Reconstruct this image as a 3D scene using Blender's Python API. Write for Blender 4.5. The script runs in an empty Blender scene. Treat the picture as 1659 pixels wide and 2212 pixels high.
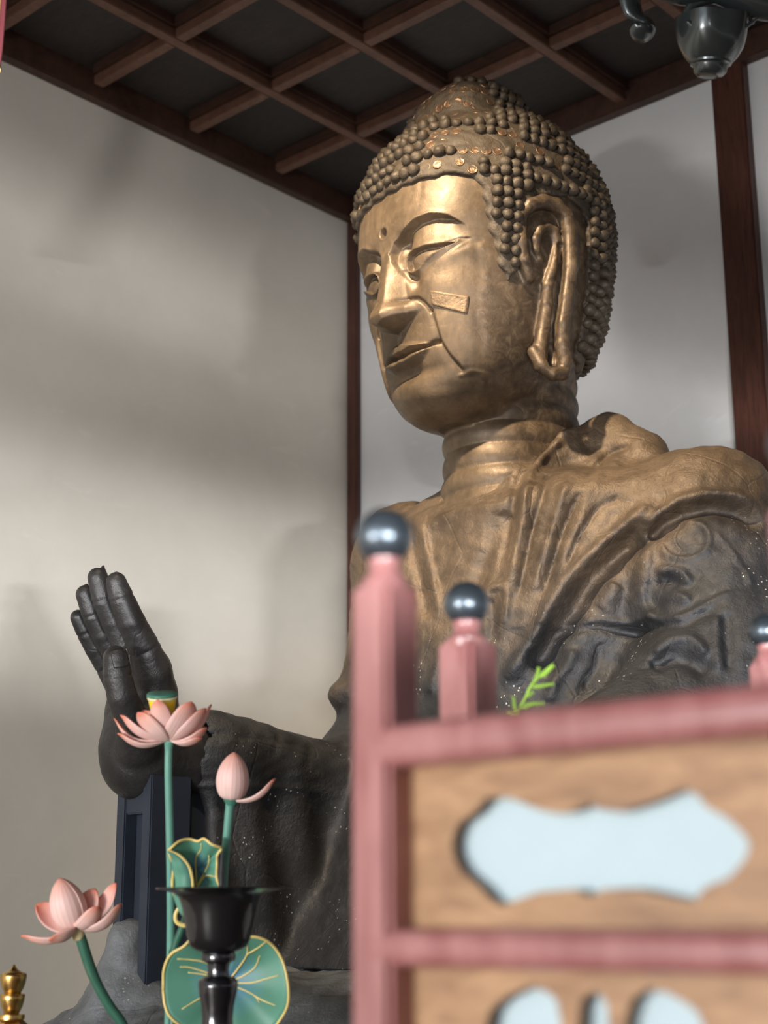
import bpy, bmesh, math, random
import numpy as np
from mathutils import Vector, Matrix
random.seed(7); rng = np.random.default_rng(7)
SC = bpy.context.scene
COL = SC.collection
# ------------------------------------------------------------------ camera
CAM = np.array([4.950762, -3.084668, 0.0])
RGT = np.array([0.74408482, 0.66806069, -0.00571742])
UPV = np.array([0.17387959, -0.18538961, 0.96715902])
FWD = np.array([-0.64506098, 0.72064249, 0.25410772])
cd = bpy.data.cameras.new('camera'); cam = bpy.data.objects.new('camera', cd); COL.objects.link(cam)
cam.matrix_world = Matrix(((RGT[0], UPV[0], -FWD[0], CAM[0]), (RGT[1], UPV[1], -FWD[1], CAM[1]), (RGT[2], UPV[2], -FWD[2], CAM[2]), (0, 0, 0, 1)))
cd.sensor_fit = 'VERTICAL'; cd.sensor_height = 36.0; cd.lens = 36.0 * 3300 / 2212
cd.clip_start = .05
cd.dof.use_dof = True; cd.dof.focus_distance = 4.25; cd.dof.aperture_fstop = cd.lens / 19.0
SC.camera = cam
# ------------------------------------------------------------------ world, lamps, exposure
SC.view_settings.view_transform = 'Standard'; SC.view_settings.look = 'None'
SC.view_settings.gamma = 1.0; SC.view_settings.exposure = 0.0; SC.view_settings.use_curve_mapping = False
w = bpy.data.worlds.new('World'); SC.world = w; w.use_nodes = True
bg = w.node_tree.nodes['Background']; bg.inputs[0].default_value = (.87, .93, 1.0, 1); bg.inputs[1].default_value = 1.22

def area(name, loc, target, sx, sy, power, color, spread=None):
    l = bpy.data.lights.new(name, 'AREA'); l.shape = 'RECTANGLE'; l.size = sx; l.size_y = sy; l.energy = power; l.color = color
    if spread: l.spread = spread
    o = bpy.data.objects.new(name, l); COL.objects.link(o); o.location = loc
    o.rotation_euler = (Vector(target) - Vector(loc)).to_track_quat('-Z', 'Y').to_euler()
    return o
def spot(name, loc, target, power, color, size, blend, radius):
    l = bpy.data.lights.new(name, 'SPOT'); l.energy = power; l.color = color; l.spot_size = size; l.spot_blend = blend; l.shadow_soft_size = radius
    o = bpy.data.objects.new(name, l); COL.objects.link(o); o.location = loc
    o.rotation_euler = (Vector(target) - Vector(loc)).to_track_quat('-Z', 'Y').to_euler()
    return o
spot('statue_spotlight', (2.62, -1.35, 3.38), (2.10, .40, 1.50), 760, (1.0, .81, .57), math.radians(56), 1.0, .055)
area('side_daylight', (8.0, -6.2, -.3), (0, 0, 1.3), 1.2, .035, 620, (.97, .98, 1.0))
area('side_daylight_gap', (8.0, -3.8, -.3), (0, 0, 1.3), .5, .035, 230, (.97, .98, 1.0))
area('front_daylight', (3.3, -8.0, -.3), (1.2, 2, 1.6), 2.6, .04, 430, (1.0, .98, .96))
area('open_front_skylight', (3.7, -6.4, .6), (2.8, -1, .6), 5.0, 2.0, 85, (.86, .93, 1.0))
Z_FLOOR = -1.4

# ------------------------------------------------------------------ materials
def mat(name, build):
    m = bpy.data.materials.new(name); m.use_nodes = True
    nt = m.node_tree; b = nt.nodes['Principled BSDF']; build(nt, b); return m
def N(nt, t, **kw):
    n = nt.nodes.new(t)
    for k, v in kw.items():
        if k.startswith('i_'): n.inputs[k[2:].replace('_', ' ')].default_value = v
        else: setattr(n, k, v)
    return n
def coords(nt, scale=(1, 1, 1), kind='Object'):
    tc = N(nt, 'ShaderNodeTexCoord'); mp = N(nt, 'ShaderNodeMapping'); mp.inputs['Scale'].default_value = scale
    nt.links.new(tc.outputs[kind], mp.inputs[0]); return mp.outputs[0]
def noise(nt, vec, scale, detail=5, rough=.55, dist=0.0):
    n = N(nt, 'ShaderNodeTexNoise'); n.inputs['Scale'].default_value = scale; n.inputs['Detail'].default_value = detail
    n.inputs['Roughness'].default_value = rough; n.inputs['Distortion'].default_value = dist
    nt.links.new(vec, n.inputs['Vector']); return n.outputs['Fac']
def ramp(nt, fac, stops):
    r = N(nt, 'ShaderNodeValToRGB'); e = r.color_ramp.elements
    while len(e) < len(stops): e.new(.5)
    for i, (p, c) in enumerate(stops):
        e[i].position = p; e[i].color = (c[0], c[1], c[2], 1) if hasattr(c, '__len__') else (c, c, c, 1)
    nt.links.new(fac, r.inputs[0]); return r.outputs[0]
def mixc(nt, fac, a, b, mode='MIX'):
    m = N(nt, 'ShaderNodeMix', data_type='RGBA', blend_type=mode)
    for s, v in ((0, fac), (6, a), (7, b)):
        if isinstance(v, (int, float)): m.inputs[s].default_value = v
        elif isinstance(v, tuple): m.inputs[s].default_value = (*v, 1)
        else: nt.links.new(v, m.inputs[s])
    return m.outputs[2]
def mth(nt, op, a, b=0.0, clamp=False):
    m = N(nt, 'ShaderNodeMath', operation=op, use_clamp=clamp)
    for s, v in ((0, a), (1, b)):
        if isinstance(v, (int, float)): m.inputs[s].default_value = v
        else: nt.links.new(v, m.inputs[s])
    return m.outputs[0]
def bump(nt, b, height, strength, dist, prev=None):
    n = N(nt, 'ShaderNodeBump'); n.inputs['Strength'].default_value = strength; n.inputs['Distance'].default_value = dist
    nt.links.new(height, n.inputs['Height'])
    if prev: nt.links.new(prev, n.inputs['Normal'])
    nt.links.new(n.outputs[0], b.inputs['Normal']); return n.outputs[0]

def plain(name, col, rough=.5, metal=0.0, var=.15, scale=30, bstr=.15, bdist=.002, coat=0.0, spec=.5):
    def f(nt, b):
        v = coords(nt); n = noise(nt, v, scale)
        c = mixc(nt, n, tuple(x * (1 - var) for x in col), tuple(min(1, x * (1 + var)) for x in col))
        nt.links.new(c, b.inputs['Base Color']); b.inputs['Roughness'].default_value = rough; b.inputs['Metallic'].default_value = metal
        b.inputs['Coat Weight'].default_value = coat; b.inputs['Coat Roughness'].default_value = .12; b.inputs['Specular IOR Level'].default_value = spec
        bump(nt, b, n, bstr, bdist)
    return mat(name, f)

def bronze(name, gold, dark, z_mid=None, z_soft=.12, rough=(.34, .55), metal=.55, pits=.5, mottle=False):
    def f(nt, b):
        v = coords(nt)
        n1 = noise(nt, v, 5.5, 8, .6); n2 = noise(nt, v, 38, 6, .65); n3 = noise(nt, v, 150, 4, .6)
        vs = coords(nt, (22, 22, 6)); streak = noise(nt, vs, 1.6, 6, .65, .6)
        g2 = tuple(x * .52 for x in gold); g3 = tuple(min(1, x * 1.35) for x in gold)
        base = ramp(nt, n1, [(.34, g2), (.5, gold), (.68, g3)])
        base = mixc(nt, ramp(nt, streak, [(.45, 0), (.72, .55)]), base, g2)
        base = mixc(nt, ramp(nt, n2, [(.56, 0), (.72, .55)]), base, g3)
        if mottle:   # rougher brown patina on the jaw and the side of the head
            tc = N(nt, 'ShaderNodeTexCoord'); sp = N(nt, 'ShaderNodeSeparateXYZ'); nt.links.new(tc.outputs['Object'], sp.inputs[0])
            m = N(nt, 'ShaderNodeMapRange', interpolation_type='SMOOTHSTEP'); m.inputs[1].default_value = -.05; m.inputs[2].default_value = .16
            nt.links.new(mth(nt, 'ADD', mth(nt, 'ADD', mth(nt, 'MULTIPLY', sp.outputs[0], .8), mth(nt, 'MULTIPLY', sp.outputs[1], .6)), mth(nt, 'MULTIPLY', mth(nt, 'SUBTRACT', n1, .5), .5)), m.inputs[0])
            pat = ramp(nt, noise(nt, v, 22, 8, .7, .8), [(.36, (.045, .030, .020)), (.52, (.10, .067, .040)), (.66, (.19, .135, .085))])
            base = mixc(nt, mth(nt, 'MULTIPLY', m.outputs[0], .88), base, pat)
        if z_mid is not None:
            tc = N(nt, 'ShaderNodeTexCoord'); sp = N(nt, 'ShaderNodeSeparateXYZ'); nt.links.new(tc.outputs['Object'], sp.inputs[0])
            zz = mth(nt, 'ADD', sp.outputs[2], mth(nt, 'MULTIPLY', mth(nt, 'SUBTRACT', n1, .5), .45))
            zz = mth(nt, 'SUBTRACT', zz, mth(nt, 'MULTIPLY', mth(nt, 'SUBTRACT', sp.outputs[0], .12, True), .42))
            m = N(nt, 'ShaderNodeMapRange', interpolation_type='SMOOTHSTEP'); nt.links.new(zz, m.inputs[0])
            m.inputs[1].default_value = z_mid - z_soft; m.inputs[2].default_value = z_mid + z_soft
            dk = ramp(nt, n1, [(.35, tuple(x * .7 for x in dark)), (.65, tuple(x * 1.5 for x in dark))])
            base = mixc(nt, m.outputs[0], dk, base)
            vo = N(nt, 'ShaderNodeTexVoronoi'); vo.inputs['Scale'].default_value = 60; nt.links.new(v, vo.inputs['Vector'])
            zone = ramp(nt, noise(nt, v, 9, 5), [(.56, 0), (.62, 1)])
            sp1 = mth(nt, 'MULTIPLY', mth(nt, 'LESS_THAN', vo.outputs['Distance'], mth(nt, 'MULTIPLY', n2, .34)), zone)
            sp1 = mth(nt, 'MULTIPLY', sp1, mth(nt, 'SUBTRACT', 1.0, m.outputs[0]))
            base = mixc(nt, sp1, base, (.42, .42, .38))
        nt.links.new(base, b.inputs['Base Color'])
        b.inputs['Metallic'].default_value = metal
        r = N(nt, 'ShaderNodeMapRange'); nt.links.new(n2, r.inputs[0]); r.inputs[1].default_value = .3; r.inputs[2].default_value = .7
        r.inputs[3].default_value = rough[0]; r.inputs[4].default_value = rough[1]; nt.links.new(r.outputs[0], b.inputs['Roughness'])
        p1 = bump(nt, b, n3, pits * .5, .003)
        zone2 = ramp(nt, n1, [(.45, .15), (.6, 1)])
        p2 = bump(nt, b, mth(nt, 'MULTIPLY', n2, zone2), pits, .007, p1)
        # casting cracks and seams
        vc = N(nt, 'ShaderNodeTexVoronoi', feature='DISTANCE_TO_EDGE'); vc.inputs['Scale'].default_value = 2.6
        wv = mixc(nt, .12, v, N(nt, 'ShaderNodeTexNoise').outputs['Color']); nt.links.new(wv, vc.inputs['Vector'])
        cr = ramp(nt, vc.outputs['Distance'], [(.0, 0), (.012, 1)])
        bump(nt, b, cr, pits * .35, .004, p2)
    return mat(name, f)

GOLD = (.168, .116, .070)
DARK = (.030, .030, .032)
M_FACE = bronze('bronze_face', GOLD, DARK, pits=.22, rough=(.40, .58), metal=.40, mottle=True)
M_ROBE = bronze('bronze_robe', (.135, .093, .058), DARK, z_mid=1.13, z_soft=.17, pits=.9, rough=(.46, .68), metal=.38)  # dark below z_mid: real patina, with fading lamplight partly painted in
M_DARK = bronze('bronze_dark', (.034, .032, .032), DARK, pits=.45, rough=(.32, .5), metal=.35)
M_HAIR = bronze('bronze_hair', (.088, .066, .045), DARK, pits=1.0, rough=(.5, .75), metal=.3)
M_CURL = bronze('bronze_curl', (.080, .060, .040), DARK, pits=.7, rough=(.45, .7), metal=.35)
M_SCAR = bronze('bronze_scar', (.27, .165, .10), DARK, pits=.4, rough=(.28, .45), metal=.7)
M_PATCH = bronze('bronze_patch', (.25, .17, .10), DARK, pits=1.0, rough=(.4, .6), metal=.4)
M_LAP = bronze('bronze_lap', (.15, .155, .16), (.13, .138, .145), z_mid=9.0, pits=.9, rough=(.45, .65), metal=.15)
M_SUPPORT = plain('dark_timber', (.018, .025, .040), .55, var=.3, scale=12, bstr=.3)

def plaster(name, tint):
    def f(nt, b):
        v = coords(nt); n1 = noise(nt, v, 1.6, 6, .6, .3); n2 = noise(nt, coords(nt, (1, 1, 2.6)), 3.5, 8, .65, 1.2); n3 = noise(nt, v, 60, 4)
        c = ramp(nt, n1, [(.3, tuple(x * .88 for x in tint)), (.7, tint)])
        c = mixc(nt, ramp(nt, n2, [(.62, 0), (.72, .35)]), c, tuple(min(1, x * 1.14) for x in tint))
        nt.links.new(c, b.inputs['Base Color']); b.inputs['Roughness'].default_value = .85
        p = bump(nt, b, n3, .08, .002); bump(nt, b, n2, .06, .01, p)
    return mat(name, f)
M_WALL_L = plaster('plaster_left', (.76, .71, .62))
M_WALL_B = plaster('plaster_back', (.80, .79, .78))
def wood(name, c1, c2, rough=.5, axis=(1, 1, 12), scale=6, coat=0.0):
    def f(nt, b):
        v = coords(nt, axis); n = noise(nt, v, scale, 6, .6, .8); n2 = noise(nt, coords(nt), 2.5, 3)
        c = ramp(nt, n, [(.35, c1), (.65, c2)]); c = mixc(nt, ramp(nt, n2, [(.4, 0), (.7, .5)]), c, tuple(x * .6 for x in c1))
        nt.links.new(c, b.inputs['Base Color']); b.inputs['Roughness'].default_value = rough; b.inputs['Coat Weight'].default_value = coat
        b.inputs['Coat Roughness'].default_value = .2
        bump(nt, b, n, .15, .002)
    return mat(name, f)
M_POST = wood('post_wood', (.050, .016, .010), (.105, .036, .022), .45, (12, 12, 1))
M_BATTEN = wood('batten_wood', (.125, .058, .036), (.185, .090, .056), .5, (3, 3, 3))
M_CORNICE = wood('cornice_wood', (.05, .022, .014), (.088, .040, .025), .5, (3, 3, 3))
M_COFFER = wood('coffer_board', (.026, .019, .018), (.046, .036, .032), .6, (3, 12, 1))
M_FLOOR = wood('floor_wood', (.16, .10, .06), (.25, .16, .10), .5, (1, 12, 1))
M_RED = wood('red_lacquer', (.27, .095, .092), (.40, .18, .172), .32, (6, 6, 1.5), 4, .4)
M_PANELW = wood('panel_wood', (.26, .135, .062), (.44, .255, .128), .55, (3, 3, 12), 5)
M_BALL = plain('black_lacquer_ball', (.085, .105, .125), .30, .75, coat=.2, var=.2)
M_BLACK = plain('black_lacquer', (.008, .008, .010), .16, coat=.35, var=.2, bstr=.03)
M_PAPER = plain('pale_paper', (.41, .51, .545), .7, var=.04)
M_BRASS = plain('gilt_brass', (.62, .40, .13), .27, 1.0, var=.2, bstr=.1)
M_ORN = plain('black_metal', (.035, .042, .042), .25, .4, var=.3, bstr=.2, coat=.5)

def petal_mat():
    def f(nt, b):
        uv = N(nt, 'ShaderNodeUVMap'); sp = N(nt, 'ShaderNodeSeparateXYZ'); nt.links.new(uv.outputs[0], sp.inputs[0])
        c = ramp(nt, sp.outputs[1], [(0, (.82, .60, .54)), (.55, (.86, .57, .52)), (.82, (.82, .44, .36)), (.97, (.70, .20, .12))])
        wv = mth(nt, 'SINE', mth(nt, 'MULTIPLY', sp.outputs[0], 62.0)); s = ramp(nt, wv, [(.70, 0), (.98, .30)])
        c = mixc(nt, s, c, (.62, .24, .20)); nt.links.new(c, b.inputs['Base Color'])
        b.inputs['Roughness'].default_value = .5; bump(nt, b, wv, .12, .001)
        b.inputs['Subsurface Weight'].default_value = .0
    return mat('lotus_petal_paint', f)
M_PETAL = petal_mat()
M_STEM = plain('stem_green', (.13, .33, .26), .4, var=.15)
M_STEMD = plain('stem_dark_green', (.035, .13, .085), .4, var=.2)
M_PODG = plain('pod_green', (.05, .19, .13), .5)
M_PODY = plain('pod_yellow', (.85, .62, .02), .45, var=.1)
M_IVORY = plain('pod_ivory', (.75, .68, .38), .5)
M_GOLDL = plain('gold_line', (.80, .62, .22), .4, var=.1)
def leaf_mat():
    def f(nt, b):
        uv = N(nt, 'ShaderNodeUVMap'); sp = N(nt, 'ShaderNodeSeparateXYZ'); nt.links.new(uv.outputs[0], sp.inputs[0])
        n = noise(nt, coords(nt), 9, 3)
        c = ramp(nt, mth(nt, 'ADD', sp.outputs[0], mth(nt, 'MULTIPLY', mth(nt, 'SUBTRACT', n, .5), .35)),
                 [(.05, (.08, .20, .36)), (.35, (.09, .25, .27)), (.65, (.09, .26, .18)), (1, (.12, .33, .24))])
        nt.links.new(c, b.inputs['Base Color']); b.inputs['Roughness'].default_value = .5
    return mat('leaf_paint', f)
M_LEAF = leaf_mat()
M_SPRIG = plain('sprig_green', (.36, .62, .07), .5, var=.2)

# ------------------------------------------------------------------ object helpers
def link(name, me, m=None, parent=None, loc=None):
    o = bpy.data.objects.new(name, me); COL.objects.link(o)
    if m is not None and len(me.materials) == 0: me.materials.append(m)
    if parent is not None: o.parent = parent
    if loc is not None: o.location = loc
    return o
def tag(o, label=None, cat=None, group=None, kind=None):
    if label: o['label'] = label
    if cat: o['category'] = cat
    if group: o['group'] = group
    if kind: o['kind'] = kind
    return o
def thing(name, loc, label, cat, group=None):
    o = bpy.data.objects.new(name, None); COL.objects.link(o); o.location = loc; o.empty_display_size = .1
    return tag(o, label, cat, group)
def off(parent): return np.array(parent.location) if parent is not None else np.zeros(3)
def pymesh(name, V, F, smooth=True, uv=None):
    me = bpy.data.meshes.new(name); me.from_pydata([tuple(map(float, v)) for v in V], [], [tuple(map(int, f)) for f in F]); me.update()
    if smooth: me.shade_smooth()
    if uv is not None:
        l = me.uv_layers.new(name='UVMap'); idx = np.empty(len(me.loops), np.int32); me.loops.foreach_get('vertex_index', idx)
        l.data.foreach_set('uv', np.asarray(uv, np.float32)[idx].ravel())
    return me
def bmesh_obj(name, bm, m, parent=None, smooth=False, bev=0):
    if bev: bmesh.ops.bevel(bm, geom=bm.edges[:], offset=bev, segments=2, affect='EDGES', clamp_overlap=True)
    bmesh.ops.recalc_face_normals(bm, faces=bm.faces)
    p = off(parent)
    if parent is not None: bmesh.ops.translate(bm, verts=bm.verts, vec=-Vector(p))
    me = bpy.data.meshes.new(name); bm.to_mesh(me); bm.free()
    if smooth: me.shade_smooth()
    return link(name, me, m, parent)
def addbox(bm, lo, hi):
    r = bmesh.ops.create_cube(bm, size=1.0); vs = r['verts']
    lo = Vector(lo); hi = Vector(hi); s = hi - lo; c = (hi + lo) / 2
    for v in vs: v.co = Vector((v.co.x * s.x, v.co.y * s.y, v.co.z * s.z)) + c
    return vs
def box(name, lo, hi, m, parent=None, bev=0.0):
    bm = bmesh.new(); addbox(bm, lo, hi); return bmesh_obj(name, bm, m, parent, bev=bev)
def lathe_mesh(name, prof, seg=32, center=(0, 0, 0), axis=None, smooth=True, squash=None):
    V = []; F = []
    for r, z in prof:
        for k in range(seg):
            a = 2 * math.pi * k / seg; V.append((r * math.cos(a), r * math.sin(a), z))
    n = len(prof)
    for i in range(n - 1):
        for k in range(seg):
            a = i * seg + k; b = i * seg + (k + 1) % seg; F.append((a, b, b + seg, a + seg))
    F.append(tuple(range(seg))[::-1]); F.append(tuple((n - 1) * seg + k for k in range(seg)))
    V = np.array(V) + np.array(center)
    me = pymesh(name, V, F, smooth); return me
def lathe(name, prof, center, m, parent=None, seg=32, smooth=True):
    c = np.array(center) - off(parent)
    me = lathe_mesh(name, prof, seg, c, smooth=smooth)
    if smooth:
        me.set_sharp_from_angle(angle=math.radians(50))
    return link(name, me, m, parent)
def spline(P, n):
    P = np.asarray(P, float)
    if len(P) == 2: t = np.linspace(0, 1, n)[:, None]; return P[0] * (1 - t) + P[1] * t
    Q = np.vstack([2 * P[0] - P[1], P, 2 * P[-1] - P[-2]]); out = []
    t = np.linspace(0, len(P) - 1 - 1e-6, n)
    for u in t:
        i = int(u); f = u - i; a, b, c, d = Q[i:i + 4]
        out.append(.5 * ((2 * b) + (-a + c) * f + (2 * a - 5 * b + 4 * c - d) * f ** 2 + (-a + 3 * b - 3 * c + d) * f ** 3))
    return np.array(out)
def tube_mesh(name, P, R, seg=10, n=None, squash=1.0):
    P = np.asarray(P, float); R = np.asarray(R, float) if hasattr(R, '__len__') else np.full(len(P), R)
    if n: R = np.interp(np.linspace(0, 1, n), np.linspace(0, 1, len(R)), R); P = spline(P, n)
    if len(R) != len(P): R = np.interp(np.linspace(0, 1, len(P)), np.linspace(0, 1, len(R)), R)
    T = np.gradient(P, axis=0); T /= np.linalg.norm(T, axis=1)[:, None] + 1e-12
    up = np.array([0, 0, 1.]) if abs(T[0][2]) < .9 else np.array([1., 0, 0]); u = np.cross(T[0], up); u /= np.linalg.norm(u)
    V = []; F = []
    for i in range(len(P)):
        u = u - T[i] * (u @ T[i]); u /= np.linalg.norm(u); v = np.cross(T[i], u)
        for k in range(seg):
            a = 2 * math.pi * k / seg; V.append(P[i] + R[i] * (u * math.cos(a) * squash + v * math.sin(a)))
    for i in range(len(P) - 1):
        for k in range(seg):
            a = i * seg + k; b = i * seg + (k + 1) % seg; F.append((a, b, b + seg, a + seg))
    F.append(tuple(range(seg))[::-1]); F.append(tuple((len(P) - 1) * seg + k for k in range(seg)))
    return pymesh(name, V, F)
def tube(name, P, R, m, parent=None, seg=10, n=None, squash=1.0):
    return link(name, tube_mesh(name, np.asarray(P, float) - off(parent), R, seg, n, squash), m, parent)

# ------------------------------------------------------------------ room
X_L, Y_B = -.06, 2.27; CELL = .55; Z_C = 3.504; X_R, Y_F = 9.0, -9.0
o = box('wall_left', (X_L - .12, Y_F, Z_FLOOR), (X_L, Y_B + .12, Z_C + .02), M_WALL_L); tag(o, 'tall grey beige plaster wall left of the statue', 'wall', kind='structure')
o = box('wall_back', (X_L, Y_B, Z_FLOOR), (X_R, Y_B + .12, Z_C + .02), M_WALL_B); tag(o, 'pale grey plaster wall behind the statue', 'wall', kind='structure')
fl = thing('floor', (3, -2, Z_FLOOR), 'brown wooden plank floor of the hall', 'floor'); tag(fl, kind='structure')
for k in range(30):
    x0 = X_L + k * .3
    box('plank', (x0 + .002, Y_F, Z_FLOOR - .05), (x0 + .298, Y_B, Z_FLOOR), M_FLOOR, fl)
# corner post, pillar
o = box('trim_1', (X_L, Y_B - .035, Z_FLOOR), (X_L + .068, Y_B, Z_C), M_POST, bev=.004); tag(o, 'narrow brown wooden post in the corner between the two plaster walls', 'post', kind='structure')
o = box('trim_2', (2.093, Y_B - .05, Z_FLOOR), (2.245, Y_B + .01, Z_C), M_POST, bev=.006); tag(o, 'broad dark red brown wooden pillar on the back wall', 'pillar', kind='structure')
o = box('trim_3', (5.1, Y_B - .05, Z_FLOOR), (5.25, Y_B + .01, Z_C), M_POST, bev=.006); tag(o, 'dark brown wooden pillar at the far end of the back wall', 'pillar', kind='structure')
# coffered ceiling
ce = thing('ceiling', (2, 0, Z_C), 'dark coffered ceiling of square boards between brown battens', 'ceiling'); tag(ce, kind='structure')
B_W = .052; B_D = .045
xs = [CELL * i for i in range(0, 11)]; ys = [CELL * j for j in range(-9, 4)]
gx = [X_L + .07] + [x for x in xs if x > .1]; gy = [y for y in ys] + [Y_B - .07]
bm0 = None
for i in range(len(gx) - 1):
    for j in range(len(gy) - 1):
        box('coffer_board', (gx[i], gy[j], Z_C + .085), (gx[i + 1], gy[j + 1], Z_C + .10), M_COFFER, ce)
for x in gx[1:]:
    # slab batten, with a thinner moulding strip above it
    box('batten', (x - B_W / 2, gy[0], Z_C), (x + B_W / 2, Y_B - .05, Z_C + B_D), M_BATTEN, ce, bev=.004)
    box('moulding', (x - .045, gy[0], Z_C + B_D), (x + .045, Y_B - .05, Z_C + .086), M_CORNICE, ce)
for y in gy[:-1]:
    for i in range(len(gx) - 1):
        box('batten', (gx[i] + B_W / 2, y - B_W / 2, Z_C + .002), (gx[i + 1] - B_W / 2, y + B_W / 2, Z_C + B_D), M_BATTEN, ce, bev=.004)
        box('moulding', (gx[i] + .045, y - .045, Z_C + B_D), (gx[i + 1] - .045, y + .045, Z_C + .085), M_CORNICE, ce)
o = box('trim_4', (X_L, Y_F, Z_C - .03), (X_L + .06, Y_B, Z_C + .10), M_CORNICE, bev=.006); tag(o, 'brown wooden cornice along the top of the left wall', 'cornice', kind='structure')
o = box('trim_5', (X_L + .06, Y_B - .06, Z_C - .03), (X_R, Y_B, Z_C + .10), M_CORNICE, bev=.006); tag(o, 'brown wooden cornice along the top of the back wall', 'cornice', kind='structure')
# roof deck above the coffers, unseen boards added to cut daylight into bands
o = box('roof', (X_L, Y_F, Z_C + .12), (X_R, Y_B, Z_C + .2), M_COFFER); tag(o, 'dark timber roof deck above the ceiling', 'roof', kind='structure')
def baffle(n, lo, hi, lab):
    o = box('trim_%d' % n, lo, hi, M_POST); tag(o, lab, 'baffle', kind='structure')
baffle(6, (6.45, Y_F, .338), (6.55, Y_B, Z_C), 'deep timber lintel added out of view to cut the side light')
baffle(7, (6.47, Y_F, .109), (6.53, Y_B, .221), 'horizontal timber board added unseen to shade a band on the left wall')
baffle(11, (6.45, -9.0, Z_FLOOR), (6.55, Y_B, -.08), 'low board added unseen to keep side light off the stand')  # added to shade the stand's right-hand faces from the side strips
baffle(8, (X_L, -6.55, .205), (6.4, -6.45, 1.1), 'timber lintel added out of view to cut the front light')
baffle(9, (X_L, -6.53, .010), (6.4, -6.47, .097), 'horizontal timber board added unseen to shade a band on the back wall')

# ------------------------------------------------------------------ implicit surface meshing

HEAD_T = np.array([
 # z,    a,    yf,    yb,   ym,   n
 [-.262, .070, .120, .260, .19, 2.2],
 [-.245, .125, .050, .340, .20, 2.2],
 [-.220, .160, .015, .400, .20, 2.3],
 [-.180, .200,-.004, .460, .22, 2.4],
 [-.120, .240,-.012, .520, .24, 2.45],
 [-.060, .268,-.030, .580, .27, 2.4],
 [ .000, .288,-.044, .620, .28, 2.35],
 [ .100, .317,-.066, .665, .30, 2.3],
 [ .200, .337,-.084, .690, .31, 2.25],
 [ .280, .347,-.098, .705, .32, 2.25],
 [ .340, .354,-.108, .700, .32, 2.35],
 [ .420, .356,-.104, .705, .32, 2.4],
 [ .480, .356,-.096, .705, .32, 2.35],
 [ .560, .348,-.078, .690, .32, 2.25],
 [ .640, .328,-.045, .655, .325, 2.15],
 [ .710, .290, .010, .605, .33, 2.1],
 [ .770, .232, .090, .545, .34, 2.1],
 [ .820, .140, .200, .460, .34, 2.1],
 [ .840, .090, .255, .415, .34, 2.1]],dtype=np.float64)
def _tab(T,z,k):
    # smooth (Catmull-like) table lookup through a fine resample
    return np.interp(z,T[0],T[1][k])
def _fine(T,n=400):
    z=np.linspace(T[0,0],T[-1,0],n); cols=[]
    # cubic hermite
    m=np.gradient(T[:,1:],T[:,0],axis=0)
    i=np.clip(np.searchsorted(T[:,0],z)-1,0,len(T)-2)
    h=(T[i+1,0]-T[i,0]); t=((z-T[i,0])/h)[:,None]; h=h[:,None]
    a=T[i,1:];b=T[i+1,1:]
    v=(2*t**3-3*t**2+1)*a+(t**3-2*t**2+t)*h*m[i]+(-2*t**3+3*t**2)*b+(t**3-t**2)*h*m[i+1]
    return z,v.T
HEAD_F=_fine(HEAD_T)
def loft(F,x,y,z):
    zc=np.clip(z,F[0][0],F[0][-1])
    a=np.interp(zc,F[0],F[1][0]);yf=np.interp(zc,F[0],F[1][1]);yb=np.interp(zc,F[0],F[1][2]);ym=np.interp(zc,F[0],F[1][3]);n=np.interp(zc,F[0],F[1][4])
    b=np.where(y<ym,ym-yf,yb-ym)
    u=np.abs(x)/a; v=np.abs(y-ym)/b
    rho=(u**n+v**n+1e-9)**(1/n)
    d=(rho-1)
    g=np.sqrt((u/a)**2+(v/b)**2)/np.maximum(rho,.05)+1e-6
    d=d/np.maximum(g,1/np.maximum(a,b))
    over=np.maximum(np.abs(z-zc)-.0,0)
    return np.where(over>0,np.sqrt(np.maximum(d,0)**2+over**2)+np.minimum(d,0)*0,d)
TORSO_T = np.array([
 [-.385, .150, .270, .600, .45, 2.2],
 [-.412, .260, .240, .650, .45, 2.2],
 [-.445, .420, .212, .700, .46, 2.2],
 [-.485, .530, .185, .740, .46, 2.3],
 [-.520, .590, .150, .770, .46, 2.4],
 [-.640, .610, .125, .790, .46, 2.5],
 [-.760, .600, .110, .790, .46, 2.5],
 [-.900, .580, .090, .790, .46, 2.5],
 [-1.10, .570, .060, .790, .46, 2.4],
 [-1.30, .600, .020, .800, .46, 2.3],
 [-1.60, .700,-.060, .820, .46, 2.3],
 [-1.90, .850,-.250, .830, .40, 2.3]],dtype=np.float64)
TORSO_F=_fine(TORSO_T[::-1])
def smin(a,b,k):
    h=np.maximum(k-np.abs(a-b),0)/k
    return np.minimum(a,b)-h*h*k*.25
def smax(a,b,k): return -smin(-a,-b,k)
def capsule(x,y,z,A,B,ra,rb):
    A=np.asarray(A,float);B=np.asarray(B,float);d=B-A;L=d@d+1e-12
    t=np.clip(((x-A[0])*d[0]+(y-A[1])*d[1]+(z-A[2])*d[2])/L,0,1)
    return np.sqrt((x-A[0]-t*d[0])**2+(y-A[1]-t*d[1])**2+(z-A[2]-t*d[2])**2)-(ra+(rb-ra)*t)
def ellip(x,y,z,c,r):
    X=(x-c[0])/r[0];Y=(y-c[1])/r[1];Z=(z-c[2])/r[2]
    k=np.sqrt(X*X+Y*Y+Z*Z)+1e-9
    g=np.sqrt((X/r[0])**2+(Y/r[1])**2+(Z/r[2])**2)/k+1e-9
    return (k-1)/g
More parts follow.
